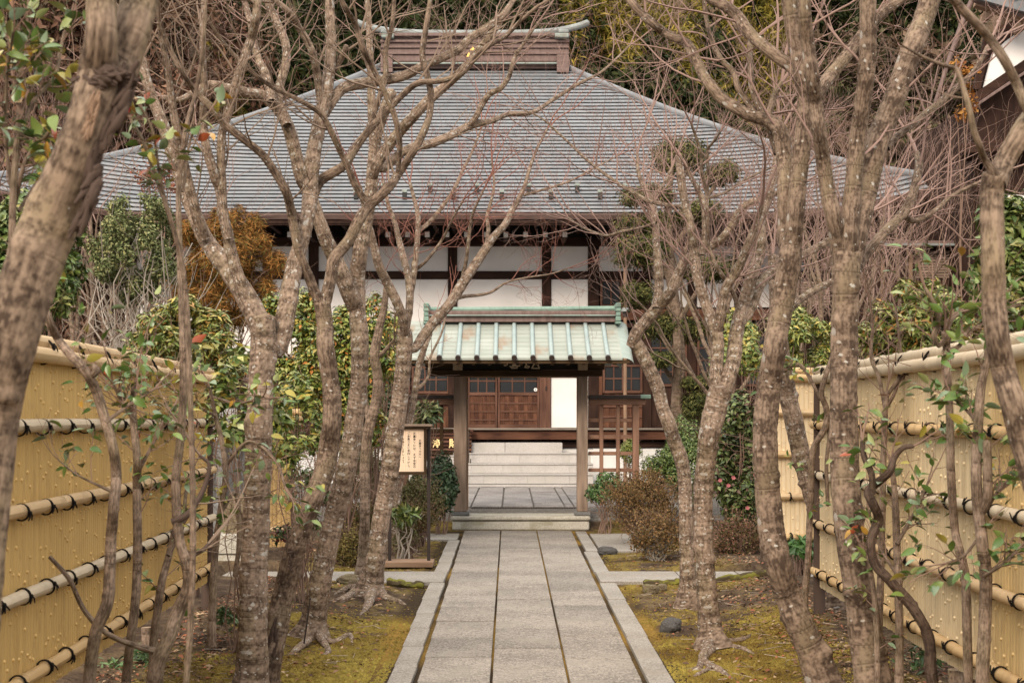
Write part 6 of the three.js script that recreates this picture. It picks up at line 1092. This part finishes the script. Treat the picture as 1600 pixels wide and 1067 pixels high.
// ---------------------------------------------------------------- trees of the hill
{
  const rr = RNG(70);
  const clump = (n, len, wid, seed, drp) => { const r = RNG(seed), g = []; for (let i = 0; i < n; i++) { const l = leafGeo(len * r.in(.7, 1.2), wid, .3, drp, 2); l.rotateX(r.s(1.1)); l.rotateY(r() * 6.28); l.translate(r.s(.16), r.s(.12), r.s(.16)); g.push(l); } return merge(g); };
  const cg = clump(11, .30, .12, 1, .2), bam = clump(12, .30, .045, 2, .7);
  const hillTree = (label, group, px, Z, py0, w, cols, n, lay, name = 'evergreen_tree', mat = mLeafDull, g = cg, sq = 1) => { // crown top at py0, width w metres
    const x = wx(px, Z), gy = hillY(x, Z) - .3, top = wy(py0, Z), t = thing(name, label, 'tree', [x, gy, -Z], group), H = Math.max(2.5, top - gy), bl = [];
    for (let i = 0; i < lay; i++) { const f = (i + .5) / lay, rad = w * .5 * Math.pow(Math.sin(Math.PI * lerp(.18, .97, f)), .8), a = rr() * 6.28, q = Math.sqrt(rr()) * rad * .8; bl.push([Math.cos(a) * q, lerp(.12, .95, f) * H, Math.sin(a) * q, w * rr.in(.13, .26), H * rr.in(.05, .10) * sq, w * rr.in(.13, .26)]); }
    part('trunk', new Buf().tube([{ p: V(0, 0, 0), r: .22 }, { p: V(rr.s(.2), H * .5, 0), r: .16 }, { p: V(rr.s(.3), H * .92, 0), r: .05 }], 8, { ru: 2, rv: 1 }).build(), bark.plain, t);
    instanced('crown', g, mat, leafCloud(bl, n, 1.0, cols, rr, { shell: .3, up: .4, spread: .9 }), t); return t;
  };
  const dk = [[.012, .019, .006], [.019, .027, .008], [.027, .034, .010], [.015, .02, .007], [.04, .045, .014]];
  const lD = 'dark evergreen tree among the crowns on the hill behind the hall', gD = 'dark evergreen trees of the hill';
  for (const [px, Z, py, w] of [[350, 50, -60, 6], [440, 54, -110, 7], [530, 49, -70, 6], [610, 56, -140, 7], [690, 52, -90, 6], [770, 55, -120, 7], [850, 50, -80, 6], [930, 53, -60, 6], [1010, 49, 60, 5], [1090, 50, 30, 6], [1170, 54, -80, 7], [1250, 56, -120, 7], [1340, 55, -100, 7], [1430, 53, -80, 7], [955, 47.5, 105, 4.5], [1060, 47.2, 120, 4.5], [1010, 47.6, 95, 4], [1120, 47.3, 150, 4], [470, 48, 60, 4.5], [260, 47, -60, 6], [1480, 50, 60, 5]]) hillTree(lD, gD, px, Z, py, w, dk, 2000, 36);
  const bm = [[.13, .11, .018], [.18, .145, .024], [.23, .18, .03], [.08, .072, .015], [.27, .20, .04]];
  const lB = 'golden-green bamboo plume on the hill to the right of the roof ridge', gB = 'bamboo plumes of the hill';
  for (const [px, Z, py, w] of [[905, 49, -40, 2.6], [950, 50, -60, 2.8], [1000, 50.5, -50, 2.8], [1050, 49.5, -30, 2.6], [1095, 50, -40, 2.8], [1145, 51, -70, 3], [1200, 51, -60, 3], [1240, 50, -50, 2.6], [985, 48, 40, 2.2], [1075, 48.5, 20, 2.2]]) hillTree(lB, gB, px, Z, py, w, bm, 760, 11, 'bamboo_plant', mLeafDull, bam, 1.3);
  hillTree('bamboo with yellow foliage on the hill left of the hall roof', undefined, 330, 46, 40, 3, [[.17, .12, .02], [.22, .16, .03], [.11, .09, .02]], 700, 14, 'bamboo_plant', mLeafDull, bam, 1.2);
  const lO = 'tree clothed in dry reddish-brown leaves on the slope at the upper left', gO = 'brown-leaved trees of the left slope';
  for (const [px, Z, py, w] of [[20, 39, -120, 7], [110, 41, -160, 8], [200, 40, -130, 7], [290, 43, -110, 7], [60, 35, 60, 5], [170, 36, 80, 5], [250, 38, 90, 5]]) hillTree(lO, gO, px, Z, py, w, [[.10, .05, .032], [.14, .075, .05], [.07, .04, .028], [.17, .095, .06], [.05, .035, .02]], 900, 26, 'brown_leaved_tree');
  const lP = 'brushy brown tree on the slope between the hall and the side hall', gP = 'brown trees of the right slope';
  for (const [px, Z, py, w] of [[1290, 45, 40, 5], [1360, 43, 30, 5], [1430, 42, 40, 5], [1500, 43, 60, 5]]) hillTree(lP, gP, px, Z, py, w, [[.085, .055, .036], [.12, .08, .055], [.06, .042, .025], [.05, .05, .02]], 800, 24, 'brown_leaved_tree');
}
// ---------------------------------------------------------------- the side hall at the right, the shed below it
{
  const Z = 24.5, O = V(wx(1600, Z), .2, -Z - 2);
  const h = thing('side_hall', 'dark timbered side hall with a white plaster gable at the upper right edge', 'building', O.toArray());
  const add = (n, g, m, p = h) => { g.translate(-O.x, -O.y, -O.z); return part(n, g, m, p); };
  const poly = (pts, Zf, th) => { const s = new THREE.Shape(); pts.forEach(([x, y], i) => { const q = W(x, y, Zf); i ? s.lineTo(q.x, q.y) : s.moveTo(q.x, q.y); }); s.closePath(); const g = new THREE.ExtrudeGeometry(s, { depth: th, bevelEnabled: false }); g.translate(0, 0, -Zf - th); return projUV(g, 1, 'y'); };
  const beam = (x0, y0, x1, y1, w, Zf, th = .12) => { const a = W(x0, y0, Zf), b = W(x1, y1, Zf), L = a.distanceTo(b), g = new RoundedBoxGeometry(L, w, th, 1, .01); g.rotateZ(Math.atan2(b.y - a.y, b.x - a.x)); g.translate((a.x + b.x) / 2, (a.y + b.y) / 2, -Zf - th / 2); return projUV(g, 1, 'x'); };
  add('gable_wall', poly([[1530, 150], [1546, 60], [1700, -60], [1700, 300], [1522, 300]], Z + .3, .1), mWoodDark);
  add('gable_plaster', poly([[1538, 138], [1552, 84], [1575, 62], [1700, -30], [1700, 28], [1600, 94]], Z + .2, .08), mPlaster);
  add('barge_board', beam(1515, 160, 1720, 22, .16, Z, .16), mWoodDark); add('barge_edge', beam(1500, 182, 1720, 34, .05, Z - .1, .1), mRidge);
  add('timber', beam(1528, 140, 1545, 60, .12, Z + .1), mWoodDark);
  const roof = add('roof', poly([[1516, -14], [1534, -22], [1760, -90], [1760, 62], [1530, -2]].map(([x, y]) => [x, y]), Z - .6, .1), mRoof);
  for (let k = 0; k < 9; k++) add('roof_course', beam(1560 + k * 22, 2 + k * 7 - 14, 1780, -62 + k * 14, .05, Z - .66 - k * .01, .05), mRoof, roof);
  add('eave_board', beam(1520, -6, 1760, 66, .13, Z - .5, .1), mRidge); add('eave_beam', beam(1526, 4, 1760, 76, .11, Z - .3, .14), mWoodTan);
  for (const [x, y] of [[1550, 18], [1576, 27], [1604, 36]]) add('rafter_end', pbox(x - 3.5, y - 7, x + 3.5, y + 7, Z - .28, .5, { r: .01 }), mWoodTan);
  add('slanting_pole', (() => { const b = new Buf(); b.tube([{ p: W(1522, -5, Z - .45), r: .045 }, { p: W(1504, 36, Z - .45), r: .045 }, { p: W(1484, 92, Z - .45), r: .04 }, { p: W(1462, 160, Z - .4), r: .03 }], 8); return b.build(); })(), mRidge);
  add('wall', pbox(1530, 300, 1760, 640, Z + .4, .15), mWoodDark);
  for (const [a, b, c, d] of [[1538, 304, 1566, 470], [1572, 304, 1612, 486], [1618, 304, 1700, 486]]) add('plaster_panel', pbox(a, b, c, d, Z + .36, .04), mPlaster);
  for (const x of [1534, 1569, 1615]) add('post', pbox(x - 3.5, 230, x + 3.5, 640, Z + .3, .16, { r: .01 }), mWoodDark);
  add('lower_eave', beam(1500, 232, 1740, 214, .18, Z - .2, .9), mWoodDark);
  add('side_wall', box(O.x + .1 - .78, O.x - .6, .2, 7.2, -Z - 5, -Z - .56), mWoodDark);
}
{
  const Z = 26.5, O = V(wx(1440, Z), .2, -Z);
  const h = thing('shed', 'low dark shed with a grey slatted shutter seen through twigs, right of the hall corner', 'shed', O.toArray());
  const add = (n, g, m, p = h) => { g.translate(-O.x, -O.y, -O.z); return part(n, g, m, p); };
  add('wall', pbox(1300, 384, 1524, 640, Z, 2.5), mWoodDark);
  add('roof_board', pbox(1294, 376, 1528, 382, Z - .35, 3.1, { r: .02 }), mRidge); add('roof_edge', pbox(1294, 380, 1524, 384, Z - .38, .06, { r: .01 }), mRidgeCap);
  add('lintel', pbox(1428, 392, 1492, 396, Z - .06, .06), mWoodPost);
  for (let k = 0; k < 9; k++) add('shutter_slat', pbox(1431, 397.5 + k * 4.2, 1489, 400.8 + k * 4.2, Z - .05, .05, { r: .006 }), mWoodPost);
  for (let k = 0; k < 9; k++) add('shutter_slat', pbox(1238, 440 + k * 4.2, 1298, 443.3 + k * 4.2, Z - .05, .05, { r: .006 }), mWoodPost);
  for (const x of [1304, 1340, 1380, 1424, 1494]) add('post', pbox(x - 3, 384, x + 3, 640, Z - .04, .1, { r: .008 }), mWoodTan);
}
// ---------------------------------------------------------------- the graveyard seen past the left fence
{
  const g1 = thing('plaster_wall', 'white plastered wall with a dark post behind the leaves, beyond the left fence end', 'wall', W(340, 700, 18.5).setY(0).toArray()), O = g1.position;
  const add = (n, g, m) => { g.translate(-O.x, -O.y, -O.z); return part(n, g, m, g1); };
  add('wall', pbox(180, 596, 392, 688, 18.5, .2), mPlaster); add('coping', pbox(176, 590, 396, 596, 18.4, .4, { r: .01 }), mRidge); add('footing', pbox(178, 688, 394, 806, 18.45, .3), mGrave);
  add('post', pbox(370, 586, 379, 690, 18.4, .1), mWoodDark);
  const stones = [['dark grey gravestone upright on two steps, seen past the left fence end', [334, 696, 356, 790], 16.4, 'gravestone', mGrave], ['bluish-grey low grave plinth below the upright gravestone', [328, 788, 352, 832], 15.8, 'grave_plinth', mGrave], ['mossy stone block stacked beside the lichen trunk, in the graveyard', [348, 776, 384, 840], 15.4, 'stone_block', mRockBrown], ['pale kerb stone lowest in the graveyard beside the fence post', [326, 836, 400, 866], 15.2, 'stone_block', mGateStone]];
  for (const [label, [a, b, c, d], Z, nm, m] of stones) { const q = W((a + c) / 2, d, Z), t = thing(nm, label, nm === 'gravestone' ? 'gravestone' : 'stone', q.toArray()); const p = (n, g) => { g.translate(-q.x, -q.y, -q.z); part(n, g, m, t); }; if (nm === 'gravestone') { p('pillar', pbox(a + 3, b, c - 3, d - 14, Z, .16, { r: .012 })); p('base', pbox(a, d - 14, c, d, Z - .05, .3, { r: .01 })); p('foot', pbox(a - 3, d, c + 3, 880, Z - .1, .4, { r: .01 })); } else { p('block', pbox(a, b, c, d, Z, .4, { r: .015, sc: 2 })); p('foot', pbox(a + 1, d, c - 1, 900, Z - .02 + .05, .38, { r: .01 })); } }
}
// ---------------------------------------------------------------- stones, logs, stumps
function rock(label, px, py, Z, s, mat, seed, name = 'rock') {
  const q = W(px, py, Z); q.y = gh(q.x, q.z); const t = thing(name, label, 'rock', q.toArray());
  const g = new THREE.IcosahedronGeometry(1, 5), p = g.attributes.position;
  for (let i = 0; i < p.count; i++) { const v = V(p.getX(i), p.getY(i), p.getZ(i)); let k = 1 + .22 * noise3(v.x * 1.3 + seed, v.y * 1.3, v.z * 1.3) + .09 * noise3(v.x * 4, v.y * 4 + seed, v.z * 4) + .02 * noise3(v.x * 15, v.y * 15, v.z * 15); const f = Math.round(Math.atan2(v.z, v.x) * 1.4 + seed) ; k *= 1 - .06 * Math.abs(Math.sin(f * 12.9)); v.multiplyScalar(k); p.setXYZ(i, v.x * s[0], v.y * s[1] + s[1] * .55, v.z * s[2]); }
  g.computeVertexNormals(); part('stone', projUV(g, 2.2, 'y'), mat, t); return t;
}
rock('dark rounded rock on the moss right of the path', 1048.5, 984, 10.97, [.098, .068, .09], mRockDark, 3);
rock('grey moss-edged rock at the path edge near the gate step', 949, 863, 17.2, [.125, .062, .1], mRockDark, 8);
rock('brown mossy stone beside the mossy log at the right crossing', 1016, 930, 13.3, [.085, .06, .07], mRockBrown, 5);
rock('small brown stone half sunk beside the larger mossy one', 1034, 922, 13.6, [.06, .04, .06], mRockBrown, 6);
rock('mossy stone under the leaning lichen trunk, left of the path', 548, 912, 13.8, [.13, .06, .1], mRockBrown, 7);
function mossLog(label, x0, x1, Z, r, seed) {
  const a = V(wx(x0, Z), 0, -Z), b = V(wx(x1, Z), 0, -Z - .05); a.y = gh(a.x, a.z) + r * .5; b.y = gh(b.x, b.z) + r * .5;
  const t = thing('mossy_log', label, 'log', a.toArray()), R = []; for (let i = 0; i <= 20; i++) { const q = V().lerpVectors(a, b, i / 20); q.y += .008 * noise3(i * .7, seed, 1); R.push({ p: q, r: r * (i === 0 ? .7 : 1) }); }
  part('log', new Buf().tube(R, 12, { rf: (k, an, L) => 1 + .22 * noise3(Math.cos(an) * 2 + seed, Math.sin(an) * 2, L * 9), ru: 1, rv: 2 }).build(a), mMossLog, t);
}
mossLog('mossy log edging the left crossing between its trunk and the path', 604, 659, 13.75, .042, 1);
mossLog('long mossy log along the near side of the right crossing', 1006, 1082, 13.85, .04, 2);
mossLog('mossy log right of the upright twin trunk, edging the crossing', 1118, 1200, 13.85, .04, 3);
function stump(label, px, py, Z, r, h, seed) { const q = W(px, py, Z); q.y = gh(q.x, q.z) - .02; const t = thing('stump', label, 'stump', q.toArray()); part('wood', new Buf().tube([{ p: V(0, 0, 0), r: r * 1.25 }, { p: V(.003, h * .4, 0), r }, { p: V(0, h, 0), r: r * .97 }], 14, { rf: (k, a, L) => 1 + .12 * noise3(Math.cos(a) * 2 + seed, Math.sin(a) * 2, L * 8), ru: 1, rv: 1, cap: false }).build(), bark.plain, t); const c = new THREE.CircleGeometry(r * .97, 14); c.rotateX(-Math.PI / 2); c.translate(0, h - .002, 0); part('cut_face', c, mWoodEnd, t); }
stump('short cut stump under the left fence behind the thin stems', 228, 996, 9.4, .035, .19, 2);
stump('short cut stump below the right fence at the bottom edge', 1496, 1058, 7.6, .05, .26, 3);
stump('thin cut stake standing left of the pale panel, by the crossing', 1222, 900, 13.4, .04, .5, 4);
{ const q = W(478, 1008, 10.1); q.y = gh(q.x, q.z); const t = thing('stake', 'thin black stake standing in the moss left of the path', 'stake', q.toArray()); part('rod', new Buf().tube([{ p: V(-.03, -.05, 0), r: .006 }, { p: V(.0, .15, 0), r: .006 }, { p: V(.028, .36, 0), r: .005 }], 6).build(), mIron, t); const s = new THREE.SphereGeometry(.009, 8, 6); s.translate(.028, .362, 0); part('knob', s, mIron, t); }
// ---------------------------------------------------------------- moss tufts and fallen leaves
{
  const rr = RNG(90), tuft = new THREE.ConeGeometry(1, 1.3, 5, 1, true); tuft.translate(0, .5, 0);
  const list = []; const isMoss = (x, z) => { const Z = -z; return clamp(.76 + 1.4 * fbm(x * .9 + 4, 2, z * .9, 4) + .9 * fbm(x * 4, 8, z * 4, 3)) * (1 - .85 * step(11.4, 12.4, Z) * step(13.9, 13.0, Z)) * step(2.5, 1.9, Math.abs(x - .1)); };
  for (let i = 0; i < 120000 && list.length < 52000; i++) {
    const Z = 7.6 + 12 * rr() * rr(), sd = rr() < .5 ? -1 : 1, x = sd < 0 ? lerp(-2.4, -.8, rr()) : lerp(1.03, 2.4, rr()), z = -Z;
    if (Z > 13.9 && Z < 15.1) continue; if (Z > 17.2 && x > 0) continue; if (rr() > isMoss(x, z)) continue;
    const k = rr.in(.75, 1.25), y = clamp(.5 + .9 * fbm(x * 3, 8, z * 3, 3)); const c = mix3([.11, .07, .017], [.24, .185, .042], y);
    const s = rr() < .12 ? rr.in(.010, .018) : rr.in(.004, .0095); list.push({ p: V(x, gh(x, z) - .002, z), q: euler(rr.s(.5), rr() * 6, rr.s(.5)), s: V(s, s * rr.in(.6, 1.2), s), c: C(c[0] * k, c[1] * k, c[2] * k) });
  }
  const m = instanced(numbered('moss_tufts'), tuft, M({ roughness: 1, side: THREE.DoubleSide }), list, scene); tag(m, 'yellow-green moss covering the ground on both sides of the path', 'moss');
}
{
  const rr = RNG(91), list = [], cols = [[.16, .085, .045], [.22, .13, .08], [.10, .06, .04], [.30, .21, .13], [.24, .09, .05]];
  for (let i = 0; i < 14000; i++) {
    const Z = 6.5 + 13 * Math.pow(rr(), 1.3), x = (rr() < .5 ? -1 : 1) * lerp(.95, 2.6, Math.pow(rr(), .6)) + .1, z = -Z; if (Math.abs(x - .1) < .98) continue;
    if (Math.abs(x) < 1.9 && rr() < .55) continue; if (Z > 13.9 && Z < 15.1 && rr() < .92) continue;
    list.push({ p: V(x, gh(x, z) + .012, z), q: euler(rr.s(.5), rr() * 6.3, rr.s(.5)), s: rr.in(.02, .06), c: tintPick(cols, rr) });
  }
  for (let i = 0; i < 26; i++) { const Z = 8 + 11 * rr(), x = rr.in(-.6, .85); list.push({ p: V(x, .008, -Z), q: euler(rr.s(.15), rr() * 6.3, rr.s(.15)), s: rr.in(.014, .03), c: tintPick(cols, rr) }); }
  const m = instanced(numbered('fallen_leaves'), smallLeaf, mLeafDull, list, scene); tag(m, 'small brown fallen leaves scattered over the soil and moss', 'leaves');
  const rr2 = RNG(92), tw = [], tg = new THREE.CylinderGeometry(.5, .35, 1, 4); tg.rotateZ(Math.PI / 2);
  for (let i = 0; i < 700; i++) { const Z = 7 + 11 * rr2(), x = (rr2() < .5 ? -1 : 1) * lerp(1.1, 2.5, rr2()) + .1; if (Z > 13.9 && Z < 15.1) continue; const L = rr2.in(.03, .16); tw.push({ p: V(x, gh(x, -Z) + .01, -Z), q: euler(0, rr2() * 6.3, rr2.s(.15)), s: V(L, .005, .005), c: tintPick([[.22, .16, .12], [.12, .085, .06], [.33, .27, .22]], rr2) }); }
  const m2 = instanced(numbered('fallen_twigs'), tg, mLeafDull, tw, scene); tag(m2, 'broken twigs lying on the ground under the trees', 'twigs');
}
scene.updateMatrixWorld(true);
renderer.render(scene, camera);
